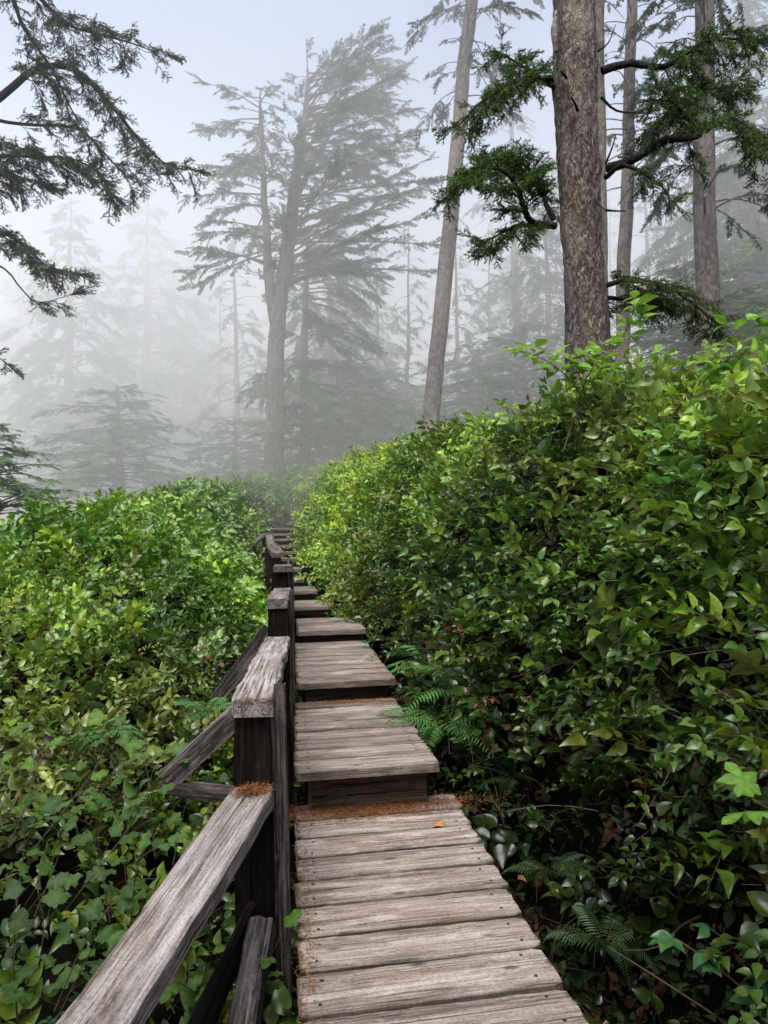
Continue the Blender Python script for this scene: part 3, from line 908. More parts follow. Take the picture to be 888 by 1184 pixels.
# salmonberry canes over the crest of the right bank: each list of stems traced in direction and distance
def S(*pts): return [at(*q) for q in pts]
def near(P, k=.9): return [EYE+(np.array(q)-EYE)*k for q in P]
cane_plant('salmonberry_shrub', 'lime green salmonberry shoot rising highest in front of the big trunk', 'shrub',
           [S((652, 520, 4.86), (682, 430, 4.81), (716, 398, 4.77), (735, 352, 4.68)), S((690, 500, 4.86), (672, 440, 4.77), (665, 412, 4.77)),
            S((690, 485, 4.86), (655, 435, 4.77), (622, 412, 4.73), (602, 408, 4.68))], dict(TRI, size=.12), YG, 'salmonberry bushes on the right bank', .06, .4, .09, seed=1)
cane_plant('salmonberry_shrub', 'salmonberry cane leaning right with pale yellow green leaves at the right edge', 'shrub',
           [S((745, 540, 4.32), (785, 470, 4.23), (830, 425, 4.14), (885, 385, 4.05)), S((780, 480, 4.32), (812, 430, 4.14), (862, 372, 4.05))], dict(TRI, size=.12), YG,
           'salmonberry bushes on the right bank', .08, .35, .09, seed=2)
cane_plant('salmonberry_shrub', 'low spreading salmonberry with lime leaves below the big trunk', 'shrub',
           [S((760, 480, 4.68), (740, 440, 4.59), (765, 410, 4.50)), S((800, 480, 4.50), (800, 430, 4.41), (820, 400, 4.41)), S((720, 470, 4.68), (700, 440, 4.68), (690, 420, 4.68))],
           TRI, (.17, .32, .04), 'salmonberry bushes on the right bank', .075, .2, .09, seed=3)
cane_plant('salmonberry_shrub', 'salmonberry with yellowish leaves on the middle of the bank shoulder', 'shrub',
           [S((600, 540, 5.58), (605, 500, 5.40), (590, 470, 5.31)), S((620, 540, 5.58), (640, 500, 5.40), (655, 475, 5.31)), S((560, 560, 6.12), (560, 520, 5.94), (548, 500, 5.85))],
           TRI, (.19, .31, .04), 'salmonberry bushes on the right bank', .075, .2, .1, seed=4)
cane_plant('salmonberry_shrub', 'small salmonberry sprig with lime leaflets hanging at the right edge, mid height', 'shrub',
           [S((888, 560, 3.51), (850, 520, 3.42), (800, 505, 3.33)), S((890, 480, 3.60), (860, 455, 3.51), (836, 450, 3.42))], TRI, (.19, .34, .04),
           'salmonberry bushes on the right bank', .07, .2, .08, seed=5)
cane_plant('salmonberry_shrub', 'bright salmonberry beside the upper steps on the right', 'shrub',
           [S((395, 600, 13.58), (392, 560, 13.19), (385, 545, 13.09)), S((420, 600, 12.61), (425, 560, 12.22), (415, 535, 12.12)), S((450, 590, 11.64), (455, 550, 11.25), (470, 520, 11.15))],
           dict(kind='tri', size=.11), (.20, .34, .04), 'salmonberry bushes on the right bank', .09, .0, .16, seed=6)
# slender leafy spray, lower right
cane_plant('bramble_spray', 'spray of ragged pale leaves leaning in from the right edge above the dark hollow', 'shrub',
           [S((900, 880, 2.75), (840, 850, 2.8), (790, 832, 2.9), (770, 822, 2.95)), S((895, 930, 2.7), (850, 880, 2.75), (800, 868, 2.8)), S((895, 850, 2.75), (860, 815, 2.8), (830, 800, 2.8))],
           dict(kind='tri', size=.07), (.12, .22, .05), None, .06, .1, .06, seed=7)
cane_plant('maple_seedling', 'large bright lobed maple leaves hanging in at the right edge', 'seedling',
           [S((930, 1010, 2.15), (915, 955, 2.1), (872, 925, 2.05)), ], dict(kind='lobed', size=.19, lobes=5, depth=.45), (.14, .29, .04), None, .11, .5, .05, r0=.004, seed=8)
cane_plant('salal_shoot', 'leafy salal shoot trailing at the bottom right corner', 'shrub',
           [S((905, 1180, 2.7), (830, 1120, 2.7), (780, 1085, 2.75), (765, 1090, 2.8)), S((900, 1130, 2.7), (850, 1085, 2.7), (820, 1100, 2.7))],
           dict(kind='tri', size=.08), (.055, .15, .05), None, .07, .1, .05, mat=M_SALAL, seed=9)
# thimbleberry and others at lower left
LT = [((40, 1060, 3.3), (70, 980, 3.2), (60, 940, 3.1)), ((150, 1080, 3.3), (160, 1000, 3.2), (190, 975, 3.1)), ((10, 980, 3.4), (40, 900, 3.4), (30, 850, 3.4)),
      ((110, 980, 3.7), (120, 910, 3.6), (150, 880, 3.6)), ((60, 1190, 2.9), (100, 1110, 2.8), (120, 1075, 2.7)), ((200, 1000, 3.7), (215, 930, 3.7), (230, 905, 3.7)),
      ((20, 1180, 2.8), (15, 1100, 2.7), (20, 1050, 2.7)), ((230, 1190, 2.9), (225, 1150, 2.9), (205, 1135, 2.8))]
names = ['broad leaved thimbleberry at the left edge just above the bottom quarter', 'thimbleberry close behind the upper half of the nearest rail',
         'light green thimbleberry at the left edge beside the salal slope', 'thimbleberry in the middle of the lower left greenery',
         'thimbleberry nearest the foot of the picture beside the sloping rail', 'small thimbleberry under the outrigger of the first post',
         'dark thimbleberry in the bottom left corner', 'small leafy sprig seen below the sloping rail']
for i, (P, nm) in enumerate(zip(LT, names)):
    base = S(*P)
    j = np.array([.16, .05, 0]); jj = np.array([-.14, .12, .02])
    tint = np.array([.95, .78, .5])*[(.06, .15, .045), (.07, .17, .05), (.10, .24, .05), (.075, .18, .05), (.055, .14, .045), (.07, .16, .05), (.045, .11, .035), (.07, .17, .04)][i]
    cane_plant('thimbleberry_shrub', nm, 'shrub', [base, [q+j*(k+1)*.7 for k, q in enumerate(base)], [q+jj*(k+1)*.7 for k, q in enumerate(base)]],
               dict(LOB, size=.088), tint, 'thimbleberry bushes at the lower left', .068, .05, .11, mat=M_SOFT, seed=30+i, r0=.0035, stem_col=(.07, .06, .03))

# ferns
def frond_mesh(seed, L=.55, dk=1.3):
    r = np.random.default_rng(seed); mb = MB()
    n = 26; t = np.linspace(0, 1, n)
    P = np.stack([.04*np.sin(t*2+seed), L*(t-.12*t**3), L*(.62*t-.80*t**2.2)], 1)
    tube(mb, P, np.linspace(.003, .0008, n), 3, (.12, .10, .03), cap=False)
    for i in range(2, n-1):
        u = t[i]
        w = L*.20*math.sin(math.pi*min(1, (u+.08))**.8)**.7*(1-.25*u)+.008
        d = P[i+1]-P[i]; d /= np.linalg.norm(d)
        for sd in (-1, 1):
            fw = np.array([sd*1.0, .35, -.18+r.normal()*.08]); 
            V, F, C = ovate(1, .17, .25, .3, rows=2)
            V = V.copy(); V[:, 0] *= 1
            c = .8+.4*r.random()
            mb.add(rot_to(V, fw, (0, -.3, 1), w, P[i]), F, C*c*dk*np.array([.06, .16, .035]))
    return mb.mesh('frond', M_FERN)
FRONDS = [frond_mesh(i) for i in range(4)]
FRONDS_DARK = [frond_mesh(i+10, dk=.35) for i in range(4)]  # darker frond copies, the shade of the hollow put into their colour
def fern(x, y, z, s, label, n=9, lean=(0, 0), bright=1):
    t = thing('sword_fern', label, 'fern', (x, y, z), 'sword ferns beside the boardwalk')
    for k in range(n):
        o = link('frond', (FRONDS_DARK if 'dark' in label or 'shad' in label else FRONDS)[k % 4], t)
        a = 2*math.pi*k/n+random.uniform(-.25, .25)
        o.rotation_euler = (random.uniform(-.25, .35), random.uniform(-.15, .15), a)
        q = s*random.uniform(.75, 1.15); o.scale = (q, q, q)
    t.rotation_euler = (lean[0], lean[1], random.uniform(0, 3))
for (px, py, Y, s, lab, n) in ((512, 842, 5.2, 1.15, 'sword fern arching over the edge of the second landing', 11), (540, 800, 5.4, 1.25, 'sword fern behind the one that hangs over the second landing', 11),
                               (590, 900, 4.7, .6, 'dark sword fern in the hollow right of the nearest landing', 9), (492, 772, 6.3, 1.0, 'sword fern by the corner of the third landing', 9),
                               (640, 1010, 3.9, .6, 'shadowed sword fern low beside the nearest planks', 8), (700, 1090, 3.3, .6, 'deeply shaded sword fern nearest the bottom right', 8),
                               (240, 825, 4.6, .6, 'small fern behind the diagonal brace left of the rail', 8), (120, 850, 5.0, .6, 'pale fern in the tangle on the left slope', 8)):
    q = at(px, py, Y)
    fern(q[0], q[1], q[2], s, lab, n)

# ------------------------------------------------------------------ the big spruce and the boughs near the viewer
def orient_sprays(P, dirs_up, per, r, droop=.35, lat=1.0, wind=(0, 0, 0)):
    """positions and frames for sprays along a path"""
    pass

def bough(parent_org, parent, path, r0, start=.3, dens=26, sub=.55, seed=0, needle=(.065, .12, .035), droop=.3, nm='branch', tex=M_LIMB, size=1.0, every=.13, updir=0.0):
    """a living bough: limb, side twigs, needle sprays hung from them. part branch > sub-part foliage"""
    r = np.random.default_rng(seed)
    P = smooth_path(path, 26)
    ml = MB(); 
    jit = np.cumsum(r.normal(size=P.shape)*.006, axis=0); P = P+jit
    tube(ml, P, r0*(1-np.linspace(0, 1, 26))**.8+.004, 7)
    Ln = np.linalg.norm(np.diff(P, axis=0), axis=1).sum()
    n = max(3, int(Ln*(1-start)/every))
    pos, fw = [], []
    for i in range(n):
        u = start+(1-start)*(i+r.random()*.5)/n
        k = min(u*25, 24.99); k0 = int(k); p = P[k0]+(P[k0+1]-P[k0])*(k-k0)
        d = P[k0+1]-P[k0]; d /= np.linalg.norm(d)
        sd = 1 if i % 2 else -1
        x = np.cross(d, [0, 0, 1.0]); x /= np.linalg.norm(x)+1e-9
        a = R(55+r.normal()*15)
        s = d*math.cos(a)+x*math.sin(a)*sd+np.array([0, 0, updir+r.normal()*.2])
        s /= np.linalg.norm(s)
        l = sub*(1.0-.55*(u-start)/(1-start))*(.55+.7*r.random())
        Q = smooth_path([p, p+s*l*.5+[0, 0, -.05*l], p+s*l+np.array([0, 0, -droop*l])], 7)
        tube(ml, Q, np.linspace(.009, .003, 7), 4)
        m = max(2, int(l*dens))
        for j in range(m):
            v = .18+.82*(j+r.random()*.5)/m
            kk = min(v*6, 5.99); q0 = int(kk); q = Q[q0]+(Q[q0+1]-Q[q0])*(kk-q0)
            dd = Q[q0+1]-Q[q0]; dd /= np.linalg.norm(dd)
            xx = np.cross(dd, [0, 0, 1.0]); xx /= np.linalg.norm(xx)+1e-9
            f = dd*.7+xx*r.normal()*.7+np.array([0, 0, -droop*1.2*r.random()+.1])
            pos.append(q); fw.append(f)
    for j in range(3):
        pos.append(P[-1]); fw.append(P[-1]-P[-3]+r.normal(size=3)*.05)
    pos = np.array(pos); fw = np.array(fw); m = len(pos)
    M = frames(fw, np.array([0, 0, 1.0])+r.normal(size=(m, 3))*.3)
    tint = np.array(needle)*(.6+.8*r.random((m, 1)))+np.array([.03, .045, .0])*(r.random((m, 1))**4)
    mf = MB(); scatter(mf, SPRAY_NEAR, pos, M, size*(.65+.6*r.random(m)), tint)
    O = np.array(parent_org, float)
    V, F, C = ml.arrays(); a_ = MB(); a_.add(V-O, F, C); br = a_.build(nm, tex, parent)
    V, F, C = mf.arrays(); a_ = MB(); a_.add(V-O, F, C); a_.build('foliage', M_NEEDLE, br)
    return br

def trunk_mesh(P, rad, n=40, rows=90, seed=0, rough=.03, buds=()):
    P = smooth_path(P, rows); rad = np.interp(np.linspace(0, 1, rows), np.linspace(0, 1, len(rad)), rad)
    th = np.linspace(0, 2*np.pi, n, endpoint=False)
    V = np.zeros((rows, n, 3))
    for i in range(rows):
        V[i, :, 0] = P[i, 0]+np.cos(th)*rad[i]; V[i, :, 1] = P[i, 1]+np.sin(th)*rad[i]; V[i, :, 2] = P[i, 2]
    q = V.reshape(-1, 3)
    ctr = np.repeat(P, n, 0); dirn = q-ctr; dirn[:, 2] = 0; dirn /= np.linalg.norm(dirn, axis=1)[:, None]
    h = wob(q*np.array([1, 1, .35]), seed, ((2.5, 1), (6, .5), (16, .45)))*rough+wob(q, seed+1, ((30, 1), (60, .6)))*rough*.28
    for bp, br, bh in buds:
        dd = np.linalg.norm(q-np.array(bp), axis=1); h += bh*np.exp(-(dd/br)**2)
    q = q+dirn*h[:, None]
    F = []
    i, j = np.meshgrid(np.arange(rows-1), np.arange(n), indexing='ij')
    a = (i*n+j).ravel(); b_ = (i*n+(j+1) % n).ravel()
    F = np.concatenate([np.stack([a, b_, b_+n], 1), np.stack([a, b_+n, a+n], 1)])
    mb = MB(); mb.add(q, F); return mb

BD = 8.2
b0 = at(684, 470, BD)
big = thing('spruce_tree', 'large near spruce trunk with flaking bark standing above the right bank', 'tree', b0)
mb = trunk_mesh([at(686, 500, BD), at(680, 400, BD), at(671, 200, BD), at(664, 0, BD), at(658, -160, BD), at(652, -420, BD)],
                [.265, .238, .231, .236, .234, .217, .2, .17], 100, 420, 4, .03,
                buds=[(at(641, 262, BD-.05), .16, .06), (at(706, 190, BD-.1), .14, .07), (at(640, 95, BD), .12, .04), (at(700, 80, BD), .12, .04), (at(703, 250, BD), .1, .05), (at(676, 232, BD-.25), .07, .02)])
put(big, 'trunk', mb, M_BARK)
O = tuple(big.location)
bough(O, big, [at(640, 90, BD), at(600, 95, BD-.1), at(560, 118, BD-.2), at(534, 140, BD-.2)], .035, .1, 24, .42, 1, droop=.45, every=.08)
bough(O, big, [at(640, 100, BD), at(606, 78, BD+.3), at(585, 68, BD+.5)], .025, .3, 22, .38, 2, droop=.4, every=.09)
bough(O, big, [at(640, 262, BD), at(608, 252, BD-.2), at(590, 205, BD-.3), at(555, 195, BD-.4), at(530, 215, BD-.5)], .04, .25, 26, .42, 3, droop=.25, every=.07, needle=(.07, .135, .035))
bough(O, big, [at(640, 255, BD), at(612, 200, BD+.2), at(585, 180, BD+.3), at(560, 183, BD+.3)], .03, .2, 24, .38, 4, droop=.3, every=.08, needle=(.07, .135, .035))
bough(O, big, [at(640, 262, BD), at(605, 258, BD-.1), at(580, 268, BD-.2), at(566, 275, BD-.2)], .028, .25, 24, .34, 5, droop=.45, every=.08)
bough(O, big, [at(696, 80, BD), at(730, 70, BD-.1), at(770, 74, BD-.3), at(820, 48, BD-.4), at(868, 50, BD-.5)], .045, .32, 26, .50, 6, droop=.55, every=.08)
bough(O, big, [at(702, 195, BD), at(735, 182, BD-.2), at(770, 160, BD-.3), at(815, 152, BD-.5), at(800, 130, BD-.6), at(770, 95, BD-.7)], .055, .5, 24, .42, 7, droop=.35, every=.09, needle=(.07, .135, .035))
bough(O, big, [at(815, 152, BD-.5), at(835, 140, BD-.6), at(865, 158, BD-.7), at(905, 190, BD-.8)], .03, .15, 24, .42, 8, droop=.5, every=.08)
bough(O, big, [at(735, 182, BD-.2), at(762, 145, BD+.2), at(800, 110, BD+.4), at(860, 100, BD+.5)], .03, .3, 24, .46, 9, droop=.5, every=.08)
bough(O, big, [at(700, 330, BD), at(735, 322, BD-.1), at(780, 335, BD-.2), at(830, 372, BD-.3)], .028, .08, 26, .40, 10, droop=.3, every=.075, needle=(.075, .115, .04))
bough(O, big, [at(702, 345, BD), at(730, 345, BD+.3), at(770, 352, BD+.4)], .025, .1, 22, .36, 11, droop=.3, every=.08, needle=(.075, .115, .04))
bough(O, big, [at(700, 205, BD), at(722, 190, BD-.3), at(755, 205, BD-.5), at(775, 225, BD-.6)], .028, .35, 12, .30, 12, droop=.3, every=.13)
for (a, b_, c, w) in (((695, 112, BD-.1), (713, 128, BD-.1), (746, 131, BD-.2), .018), ((700, 243, BD-.1), (712, 244, BD-.1), (724, 244, BD-.1), .015),
                      ((655, 90, BD-.28), (650, 84, BD-.4), (648, 82, BD-.5), .018), ((668, 128, BD-.27), (664, 118, BD-.4), (660, 112, BD-.45), .02),
                      ((690, 60, BD), (703, 50, BD), (712, 28, BD), .012), ((700, 190, BD-.1), (708, 170, BD-.2), (712, 155, BD-.2), .014),
                      ((688, 230, BD-.25), (694, 238, BD-.4), (702, 244, BD-.45), .014)):
    mbs = MB(); tube(mbs, smooth_path(S(a, b_, c), 8), np.linspace(w, w*.35, 8), 6); put(big, 'dead_stub', mbs, M_LIMB)
# pale torn wood where a limb broke away
ms = MB(); tube(ms, smooth_path(S((643, 60, BD-.14), (641, 36, BD-.14), (643, 12, BD-.12)), 8), [.02, .035, .04, .045, .04, .03, .02, .01], 6); put(big, 'torn_wood', ms, M_CAP)

LD = 16.2
lb = at(-190, 560, LD)
ltree = thing('spruce_tree', 'near spruce out of frame on the left with dark boughs reaching into the upper left', 'tree', lb)
mb = trunk_mesh([at(-190, 640, LD), at(-180, 300, LD), at(-200, 0, LD), at(-205, -300, LD)], [.25, .24, .23, .2], 24, 60, 9, .02)
put(ltree, 'trunk', mb, M_BARK)
O = tuple(ltree.location)
DN = (.065, .09, .06)
bough(O, ltree, [at(-180, 160, LD), at(-60, 150, LD), at(0, 112, LD), at(40, 80, LD), at(85, 80, LD), at(128, 122, LD), at(155, 155, LD), at(190, 188, LD), at(222, 196, LD)], .06*1.9, .45, 20*.62, .42*1.6, 21, needle=DN, droop=.6, every=.085*2.0, size=1.7)
bough(O, ltree, [at(-190, 60, LD), at(-60, 0, LD), at(10, -30, LD), at(45, 0, LD), at(80, 32, LD), at(135, 48, LD), at(186, 66, LD)], .045*1.9, .55, 22*.62, .36*1.6, 22, needle=DN, droop=.45, every=.075*2.0, size=1.7)
bough(O, ltree, [at(-190, 250, LD), at(-70, 190, LD), at(0, 180, LD), at(46, 181, LD), at(84, 183, LD), at(116, 200, LD), at(127, 222, LD)], .04*1.9, .5, 24*.62, .40*1.6, 23, needle=DN, droop=.4, every=.07*2.0, size=1.7)
bough(O, ltree, [at(-190, 130, LD), at(-80, 60, LD), at(0, -15, LD), at(26, 32, LD), at(62, 82, LD), at(85, 130, LD), at(110, 165, LD)], .04*1.9, .5, 12*.62, .36*1.6, 24, needle=DN, droop=.4, every=.11*2.0, size=1.7)
bough(O, ltree, [at(-190, 330, LD), at(-70, 280, LD), at(0, 272, LD), at(30, 290, LD), at(58, 312, LD), at(84, 318, LD)], .035*1.9, .6, 26*.62, .34*1.6, 25, needle=DN, droop=.25, every=.06*2.0, size=1.7)
bough(O, ltree, [at(-190, 340, LD), at(-60, 290, LD), at(0, 308, LD), at(20, 330, LD), at(42, 350, LD), at(78, 342, LD)], .02*1.9, .8, 8*.62, .2*1.6, 26, needle=DN, droop=.2, every=.15*2.0, size=1.7)
bough(O, ltree, [at(-190, 270, LD), at(-70, 220, LD), at(-10, 195, LD), at(30, 205, LD), at(50, 212, LD)], .03*1.9, .6, 24*.62, .34*1.6, 27, needle=DN, droop=.4, every=.07*2.0, size=1.7)
bough(O, ltree, [at(-190, 200, LD), at(-70, 130, LD), at(0, 140, LD), at(40, 145, LD), at(95, 150, LD), at(150, 205, LD), at(180, 202, LD)], .03*1.9, .55, 16*.62, .32*1.6, 28, needle=DN, droop=.4, every=.10*2.0, size=1.7)
bough(O, ltree, [at(-190, 460, LD), at(-70, 430, LD), at(-10, 412, LD), at(6, 420, LD)], .025*1.9, .8, 20*.62, .2*1.6, 29, needle=DN, droop=.4, every=.1*2.0, size=1.7)

# ------------------------------------------------------------------ trees in the mist
def grow_tree(stems, specs, seed, needle=(.10, .155, .065), trunk_n=10, rough=.02):
    """stems: [(points, radii)]; specs per stem: dict(z0, z1 as fraction, n, len fn, wind xy, droop, size, skip) -> trunk MB, crown MB"""
    r = np.random.default_rng(seed)
    mt, mc = MB(), MB()
    pos, fw, scl = [], [], []
    for (P, rad), sp in zip(stems, specs):
        P = smooth_path(P, 34); rd = np.interp(np.linspace(0, 1, 34), np.linspace(0, 1, len(rad)), rad)
        P2 = P+np.cumsum(r.normal(size=P.shape)*.012, axis=0)*[1, 1, 0]
        tube(mt, P2, rd, trunk_n)
        for i in range(sp['n']):
            u = sp['u0']+(sp['u1']-sp['u0'])*((i+r.random())/sp['n'])
            k = min(u*33, 32.99); k0 = int(k); p = P2[k0]+(P2[k0+1]-P2[k0])*(k-k0)
            v = (u-sp['u0'])/(sp['u1']-sp['u0'])
            a = r.uniform(0, 2*np.pi)
            d = np.array([math.cos(a), math.sin(a)*.8, 0])+np.array([sp['wind'][0], sp['wind'][1], 0])*r.uniform(.5, 1.3)
            hl = np.linalg.norm(d); d /= hl
            L = sp['len'](v, d)*(.55+.65*r.random())
            if L < .15: continue
            rise = min(.62, sp.get('rise', .1)+r.normal()*.2)
            dr = sp.get('droop', .25)
            Q = smooth_path([p, p+d*L*.45+[0, 0, rise*L*.5], p+d*L+np.array([0, 0, (rise-dr)*L])], 9)
            rr = min(.05, .012*L+.008)*sp.get('limb', 1)
            tube(mt, Q, np.linspace(rr, rr*.25, 9), 4, cap=False)
            bare = sp.get('bare', 0)
            if r.random() < bare: continue
            m = max(2, int(L*sp['dens']))
            s0 = sp.get('start', .3)
            vv = s0+(1-s0)*r.random(m)**.8
            kk = np.minimum(vv*8, 7.99); q0 = kk.astype(int)
            q = Q[q0]+(Q[q0+1]-Q[q0])*(kk-q0)[:, None]
            dd = Q[q0+1]-Q[q0]; dd /= np.linalg.norm(dd, axis=1)[:, None]
            xx = np.cross(dd, [0, 0, 1.0])
            f = dd*.75+xx*(r.normal(size=m)*.65)[:, None]+np.stack([sp['wind'][0]*.5+0*vv, 0*vv, -sp.get('hang', .3)*r.random(m)+sp.get('lift', 0)+.22*r.normal(size=m)], 1)
            pos.append(q); fw.append(f)
            scl.append(sp['size']*(.6+.7*r.random(m))*(1-.45*vv*(L < 1.5)))
    pos, fw, scl = np.concatenate(pos), np.concatenate(fw), np.concatenate(scl)
    m = len(pos)
    M = frames(fw, np.array([0, 0, 1.0])+r.normal(size=(m, 3))*.55)
    tint = np.array(needle)*(.65+.7*r.random((m, 1)))
    scatter(mc, SPRAY_FAR, pos, M, scl, tint)
    return mt, mc

def cone(L, p=.8): return lambda v, d: L*(1-v)**p+.25
def plant_tree(name, label, base, mt, mc, bark=M_BARK_FAR, group=None, rz=0, s=1.0):
    t = thing(name, label, 'tree', base, group, rz)
    mt.build('trunk', bark, t); mc.build('crown', M_NEEDLE, t)
    t.scale = (s, s, s)
    return t

def local(base, *pts): return [np.array(at(*q))-np.array(base) for q in pts]

# the forked, wind-swept tree in the middle
Y1 = 26
B = at(315, 600, Y1)
def sweep(v, d):
    return (2.35-1.0*v)*(1.25+.85*d[0]) if d[0] > 0 else (1.5-.5*v)*(1+.25*d[0])
mt, mc = grow_tree(
    [(local(B, (315, 600, Y1), (318, 500, Y1), (321, 380, Y1), (333, 280, Y1), (345, 190, Y1), (355, 120, Y1), (357, 82, Y1)), [.36, .33, .30, .27, .24, .2, .14, .04]),
     (local(B, (321, 385, Y1), (313, 355, Y1), (306, 300, Y1-.2), (302, 220, Y1-.4), (300, 150, Y1-.5), (299, 108, Y1-.5)), [.2, .18, .15, .12, .1, .07, .03]),
     (local(B, (340, 230, Y1), (375, 170, Y1+.4), (410, 90, Y1+.6), (422, 66, Y1+.7)), [.12, .08, .06, .02])],
    [dict(u0=.50, u1=.99, n=135, len=lambda v, d: sweep(v, d)*1.08, wind=(.75, -.1), dens=5.6, size=.52, droop=.05, rise=.34, hang=.45, lift=.30, start=.3, bare=.03),
     dict(u0=.28, u1=.99, n=78, len=lambda v, d: (1.9-.7*v)*(1.0-.35*d[0]), wind=(-.1, -.1), dens=6.5, size=.55, droop=.1, rise=.14, hang=.5, start=.3, bare=.1),
     dict(u0=.2, u1=.99, n=26, len=lambda v, d: (1.8-.8*v)*(1.0+.4*d[0]), wind=(.8, 0), dens=5.5, size=.7, droop=.15, rise=.1, hang=.4, lift=.1, start=.25)],
    101)
plant_tree('spruce_tree', 'tall forked spruce in the middle, its crown swept to the right by wind', B, mt, mc)
# long bough from it, running out to the left
# second stem right behind it
Y2 = 29
B = at(350, 600, Y2)
mt, mc = grow_tree([(local(B, (350, 600, Y2), (352, 450, Y2), (356, 330, Y2), (360, 260, Y2)), [.24, .2, .13, .05])],
                   [dict(u0=.30, u1=.99, n=60, len=lambda v, d: (3.3-1.6*v)*(1+.3*d[0]), wind=(.4, 0), dens=4, size=.8, droop=.3, rise=.05, hang=.4, bare=.1)], 102)
plant_tree('spruce_tree', 'slimmer dark spruce standing close behind the foot of the forked one', B, mt, mc)
# leaning tall trunk right of centre
Y3 = 21
B = at(497, 500, Y3)
mt, mc = grow_tree([(local(B, (497, 500, Y3), (506, 400, Y3), (522, 230, Y3), (536, 80, Y3), (546, -10, Y3), (556, -120, Y3), (562, -220, Y3)), [.25, .235, .225, .205, .19, .17, .14])],
                   [dict(u0=.52, u1=.99, n=64, len=lambda v, d: 1.9*(1.0+.1*d[0]), wind=(.05, 0), dens=5, size=.5, droop=.35, rise=.15, hang=.5, start=.3, bare=.12, limb=.8)], 103, needle=(.04, .065, .035))
for k in range(14):
    pass
plant_tree('spruce_tree', 'tall bare leaning trunk right of the centre with a ragged high crown', B, mt, mc)
# slender trunk just behind the big one, and the thick one at its right
Y4 = 19
B = at(719, 420, Y4)
mt, mc = grow_tree([(local(B, (719, 420, Y4), (721, 300, Y4), (725, 150, Y4), (728, 20, Y4), (731, -150, Y4)), [.19, .18, .16, .14, .1])],
                   [dict(u0=.35, u1=.99, n=46, len=lambda v, d: 1.7, wind=(.1, 0), dens=4.5, size=.55, droop=.3, rise=.1, hang=.4, start=.25, bare=.25, limb=.8)], 104)
plant_tree('spruce_tree', 'slender misty trunk just right of the big near spruce', B, mt, mc)
Y5 = 17
B = at(818, 420, Y5)
mt, mc = grow_tree([(local(B, (818, 420, Y5), (818, 300, Y5), (816, 150, Y5), (816, 0, Y5), (815, -160, Y5)), [.28, .265, .25, .22, .18])],
                   [dict(u0=.28, u1=.99, n=60, len=lambda v, d: 2.0, wind=(0, 0), dens=5.0, size=.6, droop=.3, rise=.05, hang=.5, start=.25, bare=.1)], 105, needle=(.04, .07, .035))
plant_tree('spruce_tree', 'thick straight trunk behind the boughs at the right with hanging foliage', B, mt, mc)
Y6 = 15
B = at(694, 420, Y6)
mt, mc = grow_tree([(local(B, (697, 420, Y6), (695, 200, Y6), (693, 0, Y6), (692, -150, Y6)), [.12, .11, .1, .08])],
                   [dict(u0=.6, u1=.99, n=8, len=lambda v, d: .7, wind=(0, 0), dens=3, size=.4, bare=.5)], 106)
plant_tree('spruce_tree', 'thin pale trunk peeping out behind the big near spruce', B, mt, mc)

# reusable kinds for the farther forest
def proto(seed, H, L, n, u0, dens, size, r0, wind=(.15, 0), droop=.3, needle=(.10, .155, .065), bare=.05, p=.8, lean=0.0):
    P = [np.array([0, 0, 0.]), np.array([lean*.3, 0, H*.35]), np.array([lean*.7, 0, H*.7]), np.array([lean, 0, H])]
    mt, mc = grow_tree([(P, [r0, r0*.8, r0*.5, .03])], [dict(u0=u0, u1=.995, n=n, len=cone(L, p), wind=wind, dens=dens, size=size, droop=droop, rise=.1, hang=.45, start=.15, bare=bare)], seed, needle)
    return mt.mesh('trunk', M_BARK_FAR), mc.mesh('crown', M_NEEDLE)
KIND = {
    'full': proto(201, 14, 3.4, 170, .22, 3.6, .8, .26),
    'full_b': proto(202, 12, 3.2, 150, .15, 3.6, .8, .24, wind=(.3, 0)),
    'sparse': proto(203, 13, 2.1, 60, .3, 3.2, .75, .17, bare=.25),
    'sparse_b': proto(204, 12, 1.8, 52, .25, 3.2, .7, .13, bare=.3, lean=.4),
    'broad': proto(205, 5, 2.4, 130, .05, 4.6, .5, .12, droop=.2, needle=(.13, .22, .08), p=.45),
    'shaggy': proto(206, 14, 2.8, 80, .4, 4.0, .85, .26, droop=.5, p=.5),
}
def far_tree(kind, px, pyb, pyt, Y, label, rz=None, name='conifer_tree'):
    mt, mc = KIND[kind]
    base = at(px, pyb, Y); top = at(px, pyt, Y)
    H = {'full': 14, 'full_b': 12, 'sparse': 13, 'sparse_b': 12, 'broad': 5, 'shaggy': 14}[kind]
    s = (top[2]-base[2])/H
    t = thing(name, label, 'tree', base, 'misty trees behind the crest', rz if rz is not None else random.uniform(-.5, .5))
    wd = 1.5 if kind == 'broad' else 1
    t.scale = (s*wd*random.uniform(.9, 1.05), s*wd*random.uniform(.9, 1.05), s)
    link('trunk', mt, t); link('crown', mc, t)
